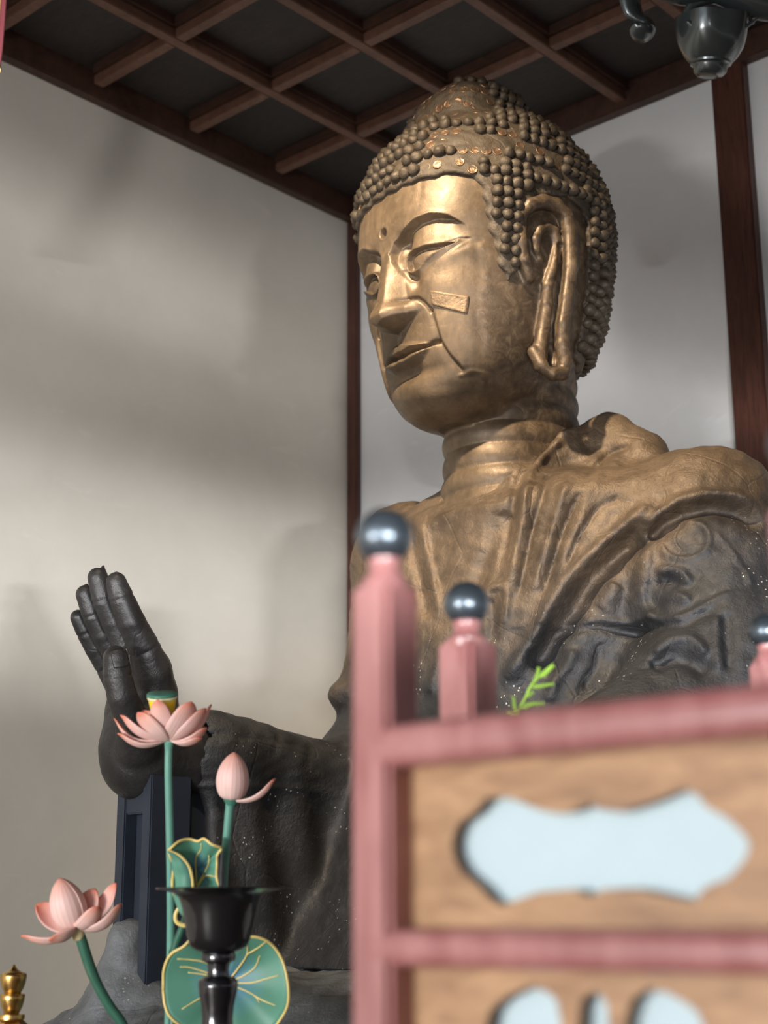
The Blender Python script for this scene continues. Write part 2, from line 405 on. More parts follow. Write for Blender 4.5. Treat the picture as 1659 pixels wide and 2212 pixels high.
def torso_base(x,y,z):
    d=loft(TORSO_F,x,y,z)
    d=smin(d,capsule(x,y,z,(-.18,.46,-.54),(-.48,.455,-.54),.14,.16),.10)
    d=smin(d,capsule(x,y,z,(.24,.53,-.46),(.66,.58,-.70),.15,.19),.12)
    d=smin(d,capsule(x,y,z,(-.50,.455,-.54),(-.575,.40,-1.2),.17,.165),.08)      # right upper arm
    d=smin(d,ellip(x,y,z,(-.585,.385,-1.03),(.172,.17,.085)),.03)
    d=smin(d,ellip(x,y,z,(-.59,.375,-1.21),(.178,.175,.07)),.03)
    d=smin(d,capsule(x,y,z,(-.56,.40,-1.2),(-.58,.20,-1.36),.15,.15),.06)
    d=smin(d,capsule(x,y,z,(-.58,.20,-1.36),(-.50,-.40,-1.285),.145,.135),.05)     # forearm
    d=smin(d,capsule(x,y,z,(.68,.56,-.62),(.82,.46,-1.15),.22,.24),.14)            # left arm under the robe
    d=smin(d,capsule(x,y,z,(.82,.46,-1.15),(.66,-.1,-1.5),.23,.20),.14)
    d=smin(d,capsule(x,y,z,(.19,.27,-.44),(.22,.44,-.335),.035,.05),.07)
    d=smin(d,capsule(x,y,z,(.22,.44,-.335),(.31,.58,-.285),.05,.075),.06)            # collar behind the neck
    d=smin(d,capsule(x,y,z,(.31,.58,-.285),(.44,.58,-.37),.075,.085),.07)
    return d

def smooth01(u): u = np.clip(u, 0, 1); return u * u * (3 - 2 * u)
def sdf_mesh(name, f, xs, ys, zs, thr=.012, step=4):
    xs, ys, zs = [np.asarray(a, float) for a in (xs, ys, zs)]
    def pad(a):
        r = (-(len(a) - 1)) % step
        return np.r_[a, a[-1] + (a[-1] - a[-2]) * np.arange(1, r + 1)] if r else a
    xs, ys, zs = pad(xs), pad(ys), pad(zs)
    cx, cy, cz = xs[::step], ys[::step], zs[::step]
    G = np.meshgrid(cx, cy, cz, indexing='ij'); c = f(G[0].ravel(), G[1].ravel(), G[2].ravel()).reshape(G[0].shape)
    nb = (len(cx) - 1, len(cy) - 1, len(cz) - 1)
    mn = np.full(nb, 1e9); mx = np.full(nb, -1e9); ma = np.full(nb, 1e9)
    for i in (0, 1):
        for j in (0, 1):
            for k in (0, 1):
                s = c[i:nb[0] + i, j:nb[1] + j, k:nb[2] + k]; mn = np.minimum(mn, s); mx = np.maximum(mx, s); ma = np.minimum(ma, np.abs(s))
    act = ((mn < 0) & (mx > 0)) | (ma < thr)
    V = np.repeat(np.repeat(np.repeat(np.where(c < 0, -1., 1.), step, 0), step, 1), step, 2)[:len(xs), :len(ys), :len(zs)].astype(np.float32)
    A = np.argwhere(act); need = np.zeros(V.shape, bool)
    for i in range(step + 1):
        for j in range(step + 1):
            for k in range(step + 1):
                need[A[:, 0] * step + i, A[:, 1] * step + j, A[:, 2] * step + k] = True
    I = np.argwhere(need)
    for s in range(0, len(I), 400000):
        q = I[s:s + 400000]; V[q[:, 0], q[:, 1], q[:, 2]] = f(xs[q[:, 0]], ys[q[:, 1]], zs[q[:, 2]])
    # only cells inside active blocks are meshed
    S = V < 0
    cs = np.zeros(np.array(V.shape) - 1, np.int8)
    for i in (0, 1):
        for j in (0, 1):
            for k in (0, 1): cs += S[i:S.shape[0] - 1 + i, j:S.shape[1] - 1 + j, k:S.shape[2] - 1 + k]
    cell = (cs > 0) & (cs < 8)
    blk = np.repeat(np.repeat(np.repeat(act, step, 0), step, 1), step, 2)
    cell &= blk
    Cc = np.argwhere(cell); vid = np.full(cell.shape, -1, np.int32); vid[tuple(Cc.T)] = np.arange(len(Cc))
    acc = np.zeros((len(Cc), 3)); cnt = np.zeros(len(Cc))
    corners = [(i, j, k) for i in (0, 1) for j in (0, 1) for k in (0, 1)]
    for a in corners:
        for ax in range(3):
            if a[ax] == 0:
                b = list(a); b[ax] = 1
                va = V[Cc[:, 0] + a[0], Cc[:, 1] + a[1], Cc[:, 2] + a[2]]; vb = V[Cc[:, 0] + b[0], Cc[:, 1] + b[1], Cc[:, 2] + b[2]]
                m = (va < 0) != (vb < 0); t = np.where(m, va / np.where(m, va - vb, 1), 0)
                p = np.stack([np.full(len(Cc), float(v)) for v in a], 1); p[:, ax] = t
                acc[m] += p[m]; cnt[m] += 1
    L = acc / np.maximum(cnt, 1)[:, None]
    P = np.stack([g[Cc[:, d]] + L[:, d] * (g[Cc[:, d] + 1] - g[Cc[:, d]]) for d, g in enumerate((xs, ys, zs))], 1)
    faces = []
    for ax in range(3):
        sl0 = [slice(None)] * 3; sl1 = [slice(None)] * 3; sl0[ax] = slice(0, -1); sl1[ax] = slice(1, None)
        ch = S[tuple(sl0)] != S[tuple(sl1)]
        E = np.argwhere(ch); b, d = [q for q in range(3) if q != ax]
        ok = (E[:, b] > 0) & (E[:, d] > 0) & (E[:, b] < V.shape[b] - 1) & (E[:, d] < V.shape[d] - 1); E = E[ok]
        def cid(db, dd):
            q = E.copy(); q[:, b] -= db; q[:, d] -= dd; return vid[q[:, 0], q[:, 1], q[:, 2]]
        Q = np.stack([cid(1, 1), cid(0, 1), cid(0, 0), cid(1, 0)], 1)
        neg = S[E[:, 0], E[:, 1], E[:, 2]]
        flip = neg if ax != 1 else ~neg
        Q[~flip] = Q[~flip][:, ::-1]
        faces.append(Q[(Q >= 0).all(1)])
    return P, np.vstack(faces)
def fast_mesh(name, P, Q):
    me = bpy.data.meshes.new(name); me.vertices.add(len(P)); me.vertices.foreach_set('co', P.astype(np.float32).ravel())
    me.loops.add(len(Q) * 4); me.loops.foreach_set('vertex_index', Q.astype(np.int32).ravel())
    me.polygons.add(len(Q)); me.polygons.foreach_set('loop_start', np.arange(0, len(Q) * 4, 4, dtype=np.int32))
    me.update(calc_edges=True); me.validate(); me.shade_smooth(); return me
def polytube(x, y, z, P, R, k=0.0):
    d = None
    for i in range(len(P) - 1):
        q = capsule(x, y, z, P[i], P[i + 1], R[i], R[i + 1]); d = q if d is None else (smin(d, q, k) if k else np.minimum(d, q))
    return d
def near(d, fn, x, y, z, lo, hi, k):
    m = (x > lo[0]) & (x < hi[0]) & (y > lo[1]) & (y < hi[1]) & (z > lo[2]) & (z < hi[2])
    if m.any():
        d = d.copy(); d[m] = smin(d[m], fn(x[m], y[m], z[m]), k)
    return d
class Raster:
    def __init__(s, a0, a1, b0, b1, h):
        s.a0, s.b0, s.h = a0, b0, h; s.A, s.B = np.meshgrid(np.arange(a0, a1, h), np.arange(b0, b1, h), indexing='ij'); s.R = np.zeros(s.A.shape)
    def dist(s, P, A=None):
        """distance, signed side and position along an open polyline"""
        P = np.asarray(P, float); A = s.A if A is None else A; best = np.full(A.shape, 1e9); side = np.zeros(A.shape); pos = np.zeros(A.shape)
        for i in range(len(P) - 1):
            d = P[i + 1] - P[i]; L = d @ d + 1e-12
            t = np.clip(((A - P[i, 0]) * d[0] + (s.B - P[i, 1]) * d[1]) / L, 0, 1)
            q = np.hypot(A - P[i, 0] - t * d[0], s.B - P[i, 1] - t * d[1]); m = q < best
            best = np.where(m, q, best); cr = d[0] * (s.B - P[i, 1]) - d[1] * (A - P[i, 0]); side = np.where(m, np.sign(cr), side); pos = np.where(m, (i + t) / (len(P) - 1), pos)
        return best, side, pos
    def poly(s, P, A=None):
        """signed distance to a closed polygon, negative inside"""
        P = np.asarray(P, float); A = s.A if A is None else A
        d, _, _ = s.dist(np.vstack([P, P[:1]]), A); ins = np.zeros(A.shape, bool)
        for i in range(len(P)):
            x0, y0 = P[i]; x1, y1 = P[(i + 1) % len(P)]
            c = ((y0 > s.B) != (y1 > s.B)) & (A < (x1 - x0) * (s.B - y0) / (y1 - y0 + 1e-12) + x0); ins ^= c
        return np.where(ins, -d, d)
    def line(s, P, h, w, taper=True, asym=None):
        d, sd, t = s.dist(P); W = np.where(sd > 0, w, (asym or w)); g = np.exp(-(d / W) ** 2)
        if taper: g = g * smooth01(np.minimum(t, 1 - t) * 8 + .15)
        s.R += h * g
    def __call__(s, a, b):
        u = np.clip((a - s.a0) / s.h, 0, s.R.shape[0] - 1.001); v = np.clip((b - s.b0) / s.h, 0, s.R.shape[1] - 1.001)
        i = u.astype(int); j = v.astype(int); f = u - i; g = v - j; R = s.R
        return (R[i, j] * (1 - f) + R[i + 1, j] * f) * (1 - g) + (R[i, j + 1] * (1 - f) + R[i + 1, j + 1] * f) * g

# frames: head turned 11 degrees, torso 5 degrees
P0 = np.array([2.0, .35, 1.75])
def frame(psi, rl):
    psi = math.radians(psi); rl = math.radians(rl)
    X = np.array([math.cos(psi), -math.sin(psi), 0]); Y = np.array([math.sin(psi), math.cos(psi), 0]); Z = np.array([0, 0, 1.])
    return np.array([X * math.cos(rl) + Z * math.sin(rl), Y, Z * math.cos(rl) - X * math.sin(rl)])
FH = frame(11, 1); FT = frame(5, 0)
def toW(P, F): return np.asarray(P) @ F + P0
STAT = thing('buddha_statue', (2.05, .6, -.35), 'huge seated bronze buddha statue with gilded face and raised right hand', 'statue')
SO = np.array(STAT.location)

# ---- face relief in front coordinates (|x|, z)
FR = Raster(-.40, .40, -.30, .60, .0016)
AX = np.abs(FR.A); ZZ = FR.B
BROW = [(0.0187,0.2624),(0.0396,0.2911),(0.0897,0.3164),(0.1338,0.3386),(0.1837,0.3448),(0.213,0.3384),(0.2309,0.3313),(0.2486,0.315),(0.2632,0.302)]
BROW = [(max(.020, b[0]), b[1]) for b in BROW]
UPL = [(0.0738,0.1979),(0.0764,0.2259),(0.089,0.2392),(0.1148,0.2458),(0.1504,0.2472),(0.1798,0.2465),(0.2088,0.248),(0.2368,0.25)]
LOL = [(0.0738,0.1979),(0.0799,0.1871),(0.0928,0.1803),(0.1195,0.1808),(0.1563,0.2039),(0.192,0.2235),(0.2201,0.2403),(0.2368,0.25)]
sock = FR.poly(BROW + [(BROW[-1][0] + .01, UPL[-1][1] + .01), (.20, .20), (.12, .15), (.07, .15), (.045, .19), (.028, .225)], AX)
q, _, _ = FR.dist(BROW, AX)
fade = 1 - smooth01((AX - .20) / .07)
FR.R -= .034 * smooth01(-sock / .008) * np.exp(-q / .05) * fade
FR.R += .004 * np.exp(-(q / .010) ** 2) * (sock > 0) * fade
FR.R += .016 * np.exp(-((AX - .150) / .075) ** 2 - ((ZZ - .232) / .042) ** 2)           # eyeball under the lid
eye = FR.poly(UPL + LOL[::-1][1:-1], AX)
dU, _, _ = FR.dist(UPL, AX); dL, _, _ = FR.dist(LOL, AX)
FR.R -= (.008 + .022 * np.exp(-dU / .022)) * smooth01(-eye / .004)
hl = FR.dist([(0.0751,0.2877),(0.0747,0.2502),(0.0726,0.21),(0.0814,0.1772),(0.0977,0.1425)], AX)[0]; FR.R -= .017 * np.exp(-(hl / .022) ** 2) * smooth01(eye / .01) + .014 * np.exp(-((AX - .060) / .020) ** 2 - ((ZZ - .268) / .026) ** 2)
FR.R += .0028 * np.exp(-(dL / .004) ** 2)
FR.R -= .004 * np.exp(-((dL - .018) / .012) ** 2) * (eye > 0) * (ZZ < np.interp(AX, [.06, .24], [.20, .26]))   # furrow under the eye
# nose
h = np.interp(ZZ, [.0, .02, .045, .10, .15, .20, .24, .285], [.060, .078, .086, .060, .043, .027, .013, 0])
tw = np.interp(ZZ, [.04, .08, .15, .25], [.024, .021, .015, .013]); sw = np.interp(ZZ, [.04, .10, .16, .22, .27], [.078, .066, .058, .050, .036])
NH = h * (1 - smooth01((AX - tw) / (sw - tw)) * .55 - np.clip((AX - tw) / (sw - tw), 0, 1) * .45)
NH += .036 * np.exp(-((AX - .062) / .028) ** 2 - ((ZZ - .062) / .028) ** 2)
NH += .010 * np.exp(-((AX) / .028) ** 2 - ((ZZ - .045) / .03) ** 2)
zb = .010 + .42 * AX
FR.R += NH * smooth01((ZZ - zb + .006) / .016)
ALA = [(0.0446,0.095),(0.0647,0.0998),(0.0818,0.0987),(0.1015,0.0935),(0.1168,0.0785),(0.1283,0.0591),(0.1342,0.0463)]
q, _, _ = FR.dist(ALA, AX); FR.R -= .013 * np.exp(-(q / .005) ** 2)
CRS = [(0.1342,0.0463),(0.1395,-0.0095),(0.1432,-0.0547),(0.1556,-0.1002),(0.1678,-0.1325),(0.1724,-0.1596)]
q, sd, t = FR.dist(CRS, AX); out = np.where(sd > 0, 1, 0)
FR.R -= .0045 * np.exp(-(q / .010) ** 2) * smooth01((1.05 - t) * 4)
FR.R += .010 * out * np.exp(-q / .05) * smooth01(q / .016) * smooth01((1 - t) * 4 + .1) * smooth01(t * 6 + .2)
# mouth
ML = [(-.06, -.066), (-.004, -.066), (.020, -.069), (.045, -.064), (.075, -.062), (.105, -.060), (.132, -.050)]
UT = [(-.06, -.031), (-.004, -.031), (.018, -.023), (.045, -.030), (.080, -.040), (.110, -.047), (.134, -.048)]
LB = [(-.06, -.110), (-.004, -.110), (.030, -.112), (.060, -.108), (.088, -.095), (.114, -.072), (.132, -.052)]
FR.R += .016 * np.exp(-((AX) / .12) ** 2 - ((ZZ + .065) / .075) ** 2)
up_ = FR.poly(UT + ML[::-1], AX); lo_ = FR.poly(ML + LB[::-1], AX)
FR.R += .015 * smooth01(-up_ / .014) + .023 * smooth01(-lo_ / .022)
q, _, _ = FR.dist(ML, AX); FR.R -= .016 * np.exp(-(q / .0055) ** 2)
FR.R -= .006 * np.exp(-((AX - .138) / .010) ** 2 - ((ZZ + .050) / .012) ** 2)
FR.R -= .013 * np.exp(-((AX) / .085) ** 2 - ((ZZ + .127) / .014) ** 2)
FR.R += .018 * np.exp(-((AX) / .085) ** 2 - ((ZZ + .178) / .038) ** 2)
FR.R -= .005 * np.exp(-((AX) / .009) ** 2) * smooth01((-ZZ - .0) / .008) * (ZZ > -.03)
FR.R += .010 * np.exp(-((AX - .175) / .06) ** 2 - ((ZZ - .11) / .06) ** 2)                  # cheek
# hole of the urna between the brows
UR = (-0.0004,0.3382)
r_ = np.hypot(FR.A - UR[0], ZZ - UR[1]); FR.R -= .035 * smooth01((.0175 - r_) / .006); FR.R += .0015 * np.exp(-((r_ - .021) / .005) ** 2)
# seam of the upper forehead plate, faint band
FR.R -= .0015 * np.exp(-((AX - .155) / .012) ** 2) * smooth01((ZZ - .38) / .03)
# repaired scar running from the temple down the left cheek
SCR = [(0.283,0.2366),(0.2813,0.1904),(0.2781,0.1469),(0.2743,0.1048),(0.2589,0.0488),(0.2522,-0.0066),(0.2473,-0.0543),(0.2353,-0.0993)]
q, sd, t = FR.dist(SCR); FR.R += .0018 * np.exp(-(q / .007) ** 2) * (.5 + .5 * np.sin(t * 31 + 2 * np.sin(t * 17))); FR.R -= .0015 * np.exp(-((q - .014) / .008) ** 2) * (sd < 0)
JAW = [(0.1687,-0.1594),(0.1969,-0.1476),(0.2067,-0.1512),(0.2005,-0.1746),(0.1795,-0.1982)]
q, sd, t = FR.dist(JAW); FR.R += .003 * np.exp(-(q / .006) ** 2)
# side hair polygon in (y, z)
HP = Raster(-.25, .90, -.20, 1.40, .005)
HPOLY = [(-.25, .468), (-.02, .468), (.032, .455), (.048, .42), (.062, .335), (.078, .275), (.098, .235), (.108, .17), (.142, .130), (.166, .165), (.168, .25), (.175, .33), (.22, .41), (.36, .46), (.45, .41), (.465, .2), (.46, -.02), (.50, -.05), (.89, -.05), (.89, 1.39), (-.25, 1.39)]
HP.R = HP.poly(HPOLY)

HEL = [(0.338,0.1634,0.2865),(0.35,0.1669,0.3378),(0.362,0.193,0.3752),(0.37,0.2398,0.3983),(0.375,0.2905,0.3984),(0.378,0.3279,0.3711),(0.378,0.3447,0.3214),(0.374,0.3426,0.2033),(0.366,0.3275,0.1004),(0.356,0.3131,0.0074),(0.348,0.3144,-0.0588),(0.346,0.3263,-0.1166),(0.342,0.3182,-0.1491),(0.336,0.2824,-0.158),(0.322,0.2486,-0.1336),(0.3,0.239,-0.0831)]
HELR = [.014, .017, .021, .023, .023, .024, .025, .025, .025, .024, .023, .023, .021, .020, .022, .020]
FRB = [(0.34,0.1752,0.3237),(0.345,0.1646,0.2465),(0.34,0.1759,0.1954),(0.325,0.208,0.1473)]
ANT = [(0.338,0.2467,0.2151),(0.342,0.2289,0.2402),(0.346,0.2251,0.2722),(0.35,0.2411,0.3083),(0.352,0.2721,0.3305),(0.354,0.3013,0.3188),(0.352,0.3146,0.2787),(0.348,0.3049,0.2237),(0.342,0.2897,0.1746),(0.334,0.2769,0.1336),(0.322,0.2805,0.0733),(0.31,0.2754,-0.0013),(0.306,0.2617,-0.0647),(0.318,0.2535,-0.1131)]
ANTR = [.010, .013, .015, .015, .014, .015, .016, .017, .018, .018, .020, .022, .024, .020]
BPL = [(0.318,0.3101,0.3356),(0.318,0.3345,0.2462),(0.312,0.3222,0.1499),(0.3,0.3188,0.0435),(0.292,0.3167,-0.0476),(0.31,0.3113,-0.1162)]
def ear(x, y, z):
    d = polytube(x, y, z, HEL, HELR, .008)
    d = smin(d, polytube(x, y, z, FRB, [.018, .020, .020, .018], .01), .008)
    d = smin(d, polytube(x, y, z, ANT, ANTR, .006), .007)
    d = smin(d, polytube(x, y, z, BPL, [.02, .02, .018, .018, .018, .018], .02), .006)
    return d
CV1 = [(0.372,0.1944,0.3225),(0.378,0.245,0.3472),(0.378,0.2965,0.3493)]
CV2 = [(0.366,0.3147,0.2701),(0.364,0.3115,0.191),(0.356,0.2982,0.0812),(0.346,0.2801,-0.0124),(0.342,0.2669,-0.0981),(0.342,0.2722,-0.1378)]
CV3 = [(0.362,0.2541,0.2519),(0.362,0.2385,0.1882),(0.352,0.2414,0.1459),(0.345,0.2421,0.1145)]
CV4 = [(0.366,0.186,0.2817),(0.366,0.1872,0.2352),(0.362,0.1963,0.1956)]
def ear_cut(x, y, z):
    d = polytube(x, y, z, CV1, [.014, .019, .014])
    d = np.minimum(d, polytube(x, y, z, CV2, [.010, .011, .012, .012, .012, .010]))
    d = np.minimum(d, polytube(x, y, z, CV3, [.011, .012, .012, .009]))
    return np.minimum(d, polytube(x, y, z, CV4, [.008, .009, .008]))
def neck(x, y, z):
    w = 1 + .045 * np.abs(np.sin((z + .255 - .35 * (y - .2) * 0) / .072 * math.pi)) - .02
    a = .200 * w * (1 + .25 * np.clip((-.36 - z) / .15, 0, 1)); b = .235 * w
    u = x / a; v = (y - .405) / b; rho = np.sqrt(u * u + v * v) + 1e-9
    d = (rho - 1) * np.minimum(a, b)
    return np.maximum(np.maximum(d, z - .1), -.56 - z)
def head_base(x, y, z):
    d = loft(HEAD_F, x, y, z)
    m = (z < -.02) & (z > -.6)
    if m.any():
        d = d.copy(); d[m] = smin(d[m], neck(x[m], y[m], z[m]), .018)
    return d
def head(x, y, z):
    d = head_base(x, y, z)
    wgt = smooth01((.30 - y) / .10)
    m = (wgt > 0) & (np.abs(d) < .16)
    if m.any():
        d = d.copy(); d[m] -= FR(x[m], z[m]) * wgt[m]
    for s in (1, -1):
        d = near(d, lambda a, b, c: ear(s * a, b, c if s > 0 else np.where(c > .1, c, .1 + (c - .1) * 1.8)), x, y, z, (.22 if s > 0 else -.45, .10, -.28), (.45 if s > 0 else -.22, .50, .56), .012)
    m = (x > .26) & (y > .1) & (y < .52) & (z > -.3) & (z < .56)
    if m.any(): d[m] = smax(d[m], -ear_cut(x[m], y[m], z[m]), .010)
    return d
def axis(lo, mid0, mid1, hi, f, c):
    return np.r_[np.arange(lo, mid0, c), np.arange(mid0, mid1, f), np.arange(mid1, hi + c, c)]
P, Q = sdf_mesh('body', head, axis(-.43, -.34, .40, .44, .0033, .006), axis(-.18, -.17, .22, .84, .0028, .0058), axis(-.60, -.29, .50, .90, .0031, .007))
bodyP = [toW(P, FH)]; bodyQ = [Q]

# ---- right hand (torso frame), index nearest the viewer
def T3(L): return [np.array(p) for p in L]
IDX = T3([(-0.44,-0.7756,-0.821),(-0.44,-0.7563,-0.8647),(-0.44,-0.7183,-0.932),(-0.45,-0.6637,-0.9991),(-0.46,-0.6251,-1.0618)])
MID = T3([(-0.52,-0.7879,-0.7961),(-0.52,-0.7642,-0.8591),(-0.52,-0.7262,-0.9217),(-0.52,-0.6813,-0.9893),(-0.52,-0.6395,-1.0563)])
RNG = T3([(-0.6,-0.7778,-0.8321),(-0.6,-0.7494,-0.8897),(-0.6,-0.7112,-0.9463),(-0.6,-0.67,-0.9973),(-0.6,-0.6279,-1.0597)])
LIT = T3([(-0.67,-0.7547,-0.8887),(-0.67,-0.7268,-0.9303),(-0.67,-0.6905,-0.9767),(-0.67,-0.6521,-1.026),(-0.66,-0.62,-1.0801)])
THB = T3([(-0.4,-0.7932,-1.049),(-0.4,-0.7846,-1.1007),(-0.4,-0.7667,-1.1553),(-0.42,-0.7177,-1.2212),(-0.46,-0.6645,-1.2797)])
PALM = T3([(-0.48,-0.6149,-1.0516),(-0.49,-0.5953,-1.1237),(-0.5,-0.5945,-1.2177),(-0.53,-0.6029,-1.3034)])
PAL2 = T3([(-0.62,-0.6239,-1.0709),(-0.6,-0.6198,-1.1695),(-0.58,-0.6084,-1.2525),(-0.55,-0.6017,-1.3153)])
WRI = T3([(-0.53,-0.5864,-1.3091),(-0.52,-0.4574,-1.3087),(-0.52,-0.3374,-1.2944)])
NAILS = [T3([(-0.515,-0.7742,-0.7839),(-0.515,-0.7739,-0.7588)]), T3([(-0.44,-0.7761,-0.8102),(-0.44,-0.7753,-0.7936)]), T3([(-0.6,-0.7752,-0.8206),(-0.6,-0.7746,-0.8009)])]
def hand(x, y, z):
    def finger(F, R): 
        d = polytube(x, y, z, F, R, .004)
        for j, rr in ((1, R[1]), (3, R[3])):   # crease rings at the joints
            q = np.sqrt(((x - F[j][0]) ** 2 + (y - F[j][1]) ** 2 + (z - F[j][2]) ** 2))
            tdir = F[j] - F[j - 1]; tdir = tdir / np.linalg.norm(tdir); a = (x - F[j][0]) * tdir[0] + (y - F[j][1]) * tdir[1] + (z - F[j][2]) * tdir[2]
            d = d + .0035 * np.exp(-(a / .005) ** 2) * (q < .06)
        return d
    d = finger(IDX, [.030, .037, .041, .046, .052])
    d = smin(d, finger(MID, [.030, .034, .035, .038, .042]), .004)
    d = smin(d, finger(RNG, [.028, .032, .033, .034, .038]), .004)
    d = smin(d, finger(LIT, [.024, .028, .030, .031, .034]), .004)
    p = polytube(x, y, z, PALM, [.055, .062, .085, .10], .03)
    p = smin(p, polytube(x, y, z, PAL2, [.04, .055, .08, .09], .03), .09)
    d = smin(d, p, .025)
    t = finger(THB, [.036, .041, .042, .050, .064])
    d = smin(d, t, .012)
    d = smin(d, polytube(x, y, z, WRI, [.105, .11, .11], .03), .05)
    for n_ in NAILS: d = smin(d, capsule(x, y, z, n_[0], n_[1], .012, .004), .006)
    return d
hp = np.array(IDX + MID + RNG + LIT + THB + PALM + PAL2 + WRI[:2]); lo = hp.min(0) - .13; hi = hp.max(0) + .13
Ph, Qh = sdf_mesh('hand', hand, np.arange(lo[0], hi[0], .0052), np.arange(lo[1], hi[1], .0052), np.arange(lo[2], hi[2], .0052))
HANDP = toW(Ph, FT)
body = link('body', fast_mesh('body', bodyP[0] - SO, bodyQ[0]), M_FACE, STAT)
hand_o = link('right_hand', fast_mesh('right_hand', HANDP - SO, Qh), M_DARK, STAT); tag(hand_o, 'blackened raised right hand')
tn = np.array(THB[0]) + np.array([.014, -.022, .004])

# ---- robe relief in side coordinates (a, z)
RR = Raster(-.55, 1.35, -1.75, -.05, .004)
L_ = RR.line
def off_(P, da, db=0): return [(p[0] + da, p[1] + db) for p in P]
L_([(0.5494,-0.244),(0.4868,-0.2762),(0.4245,-0.3327),(0.3561,-0.4433),(0.325,-0.5427),(0.3179,-0.6233),(0.2891,-0.7325),(0.2667,-0.8515)], .024, .022, asym=.014)
L_([(0.5022,-0.3035),(0.4319,-0.3664),(0.359,-0.4834),(0.3364,-0.5668),(0.3318,-0.6307),(0.3048,-0.7281)], -.006, .01)
L_([(0.4974,-0.301),(0.444,-0.3052),(0.3717,-0.3863),(0.3189,-0.4835),(0.2942,-0.5804),(0.281,-0.6656),(0.2514,-0.7759)], -.018, .014)
L_([(0.4457,-0.3889),(0.4036,-0.4788),(0.3785,-0.559),(0.346,-0.6613),(0.3198,-0.7764),(0.3001,-0.8563)], -.016, .010)
L_([(0.4539,-0.5077),(0.4305,-0.5595),(0.4067,-0.638),(0.3687,-0.7512),(0.3362,-0.8577)], .016, .014)
L_([(0.4887,-0.5507),(0.4588,-0.6053),(0.431,-0.6727),(0.3912,-0.7941),(0.3666,-0.8644)], -.018, .009)
L_([(0.5045,-0.596),(0.462,-0.6771),(0.4215,-0.7854),(0.3974,-0.8389)], .010, .012)
L_([(0.6027,-0.5768),(0.5358,-0.6036),(0.4742,-0.6926),(0.4344,-0.7801)], -.012, .010)
L_([(0.6829,-0.6046),(0.6195,-0.6554),(0.5159,-0.7401),(0.4304,-0.8197),(0.3728,-0.9076),(0.3312,-0.9882),(0.2851,-1.0594),(0.2398,-1.1139)], .036, .028, asym=.020)
L_([(0.6601,-0.696),(0.5908,-0.7391),(0.5228,-0.8045),(0.4613,-0.898),(0.4188,-0.9571),(0.3789,-1.0189),(0.3302,-1.0811)], -.055, .034)
L_([(0.6538,-0.6873),(0.6927,-0.6487),(0.7413,-0.6187),(0.8117,-0.6035),(0.8953,-0.6115),(0.9719,-0.6405)], .028, .018)
L_([(0.6656,-0.7185),(0.7118,-0.6862),(0.7612,-0.659),(0.8233,-0.6497),(0.8988,-0.6622),(0.9752,-0.707)], -.040, .026)
L_([(0.6797,-0.3468),(0.6209,-0.3612),(0.57,-0.409),(0.5053,-0.5238)], -.012, .010)
L_([(0.6377,-0.41),(0.5646,-0.4678),(0.5152,-0.5365)], .010, .018)
L_([(0.0357,-0.5696),(0.0842,-0.5482),(0.1602,-0.5403),(0.2191,-0.5464),(0.2741,-0.5575)], .008, .007, asym=.03)
L_([(0.0165,-0.5333),(0.0348,-0.6368),(0.0526,-0.7447),(0.0759,-0.8849)], .018, .013)
L_([(-0.0094,-0.5298),(0.0077,-0.6414),(0.0258,-0.7549),(0.0486,-0.8822)], -.020, .018)
L_([(0.0062,-0.5003),(0.0881,-0.4769),(0.1835,-0.4339),(0.2891,-0.4335),(0.3324,-0.4569)], -.008, .008)
L_([(0.2842,-0.5703),(0.2498,-0.6591),(0.1992,-0.7635),(0.1709,-0.8336)], -.018, .030)
L_([(0.1971,-0.8389),(0.2132,-0.8206),(0.2371,-0.8141),(0.2694,-0.8158)], .016, .012)
L_([(0.2256,-0.8443),(0.2311,-0.9168),(0.2262,-0.987)], -.016, .016)
L_([(0.2666,-0.8224),(0.2658,-0.8797),(0.2534,-0.935)], .014, .010)
L_([(0.6559,-0.73),(0.6453,-0.8136),(0.6308,-0.8833),(0.642,-0.9667)], .022, .022)
L_([(0.5742,-0.8333),(0.5465,-0.8731),(0.5189,-0.8998)], .018, .03)
L_([(0.6755,-0.8245),(0.7018,-0.8181),(0.7332,-0.8368),(0.748,-0.8754)], .016, .014)
L_([(0.6737,-0.8542),(0.7047,-0.8497),(0.7289,-0.8736)], -.014, .012)
L_([(0.6828,-0.9121),(0.7099,-0.8991),(0.7427,-0.9299)], .012, .016)
L_([(0.8253,-0.7158),(0.854,-0.755),(0.8773,-0.7973),(0.8978,-0.8487),(0.9088,-0.897)], .008, .006)
L_([(0.9078,-0.9003),(0.8234,-0.9205),(0.7488,-0.958),(0.703,-0.9739),(0.6303,-0.9544),(0.5307,-0.9401),(0.3996,-0.9467),(0.2971,-0.9403),(0.1933,-0.9608)], .008, .008)
L_([(0.8176,-0.9545),(0.7192,-1.0006),(0.6271,-0.983),(0.5169,-0.956),(0.3728,-0.9774)], -.014, .014)
L_([(0.6205,-1.0865),(0.6654,-1.0448),(0.7167,-1.0444),(0.7538,-1.1037)], .026, .020)
L_([(0.6155,-1.1251),(0.6664,-1.0978),(0.7096,-1.1086),(0.7494,-1.1563)], -.026, .022)
L_([(0.5767,-1.1188),(0.6274,-1.1231),(0.686,-1.1137),(0.7213,-1.1091)], -.010, .006)
L_([(0.4486,-1.0193),(0.4268,-1.0727),(0.3931,-1.1114),(0.3646,-1.1772)], .014, .016)
L_([(0.5285,-1.0065),(0.5121,-1.0736),(0.4688,-1.1408)], -.012, .014)
L_([(0.8266,-0.9695),(0.8151,-1.0521),(0.805,-1.1441)], -.016, .014)
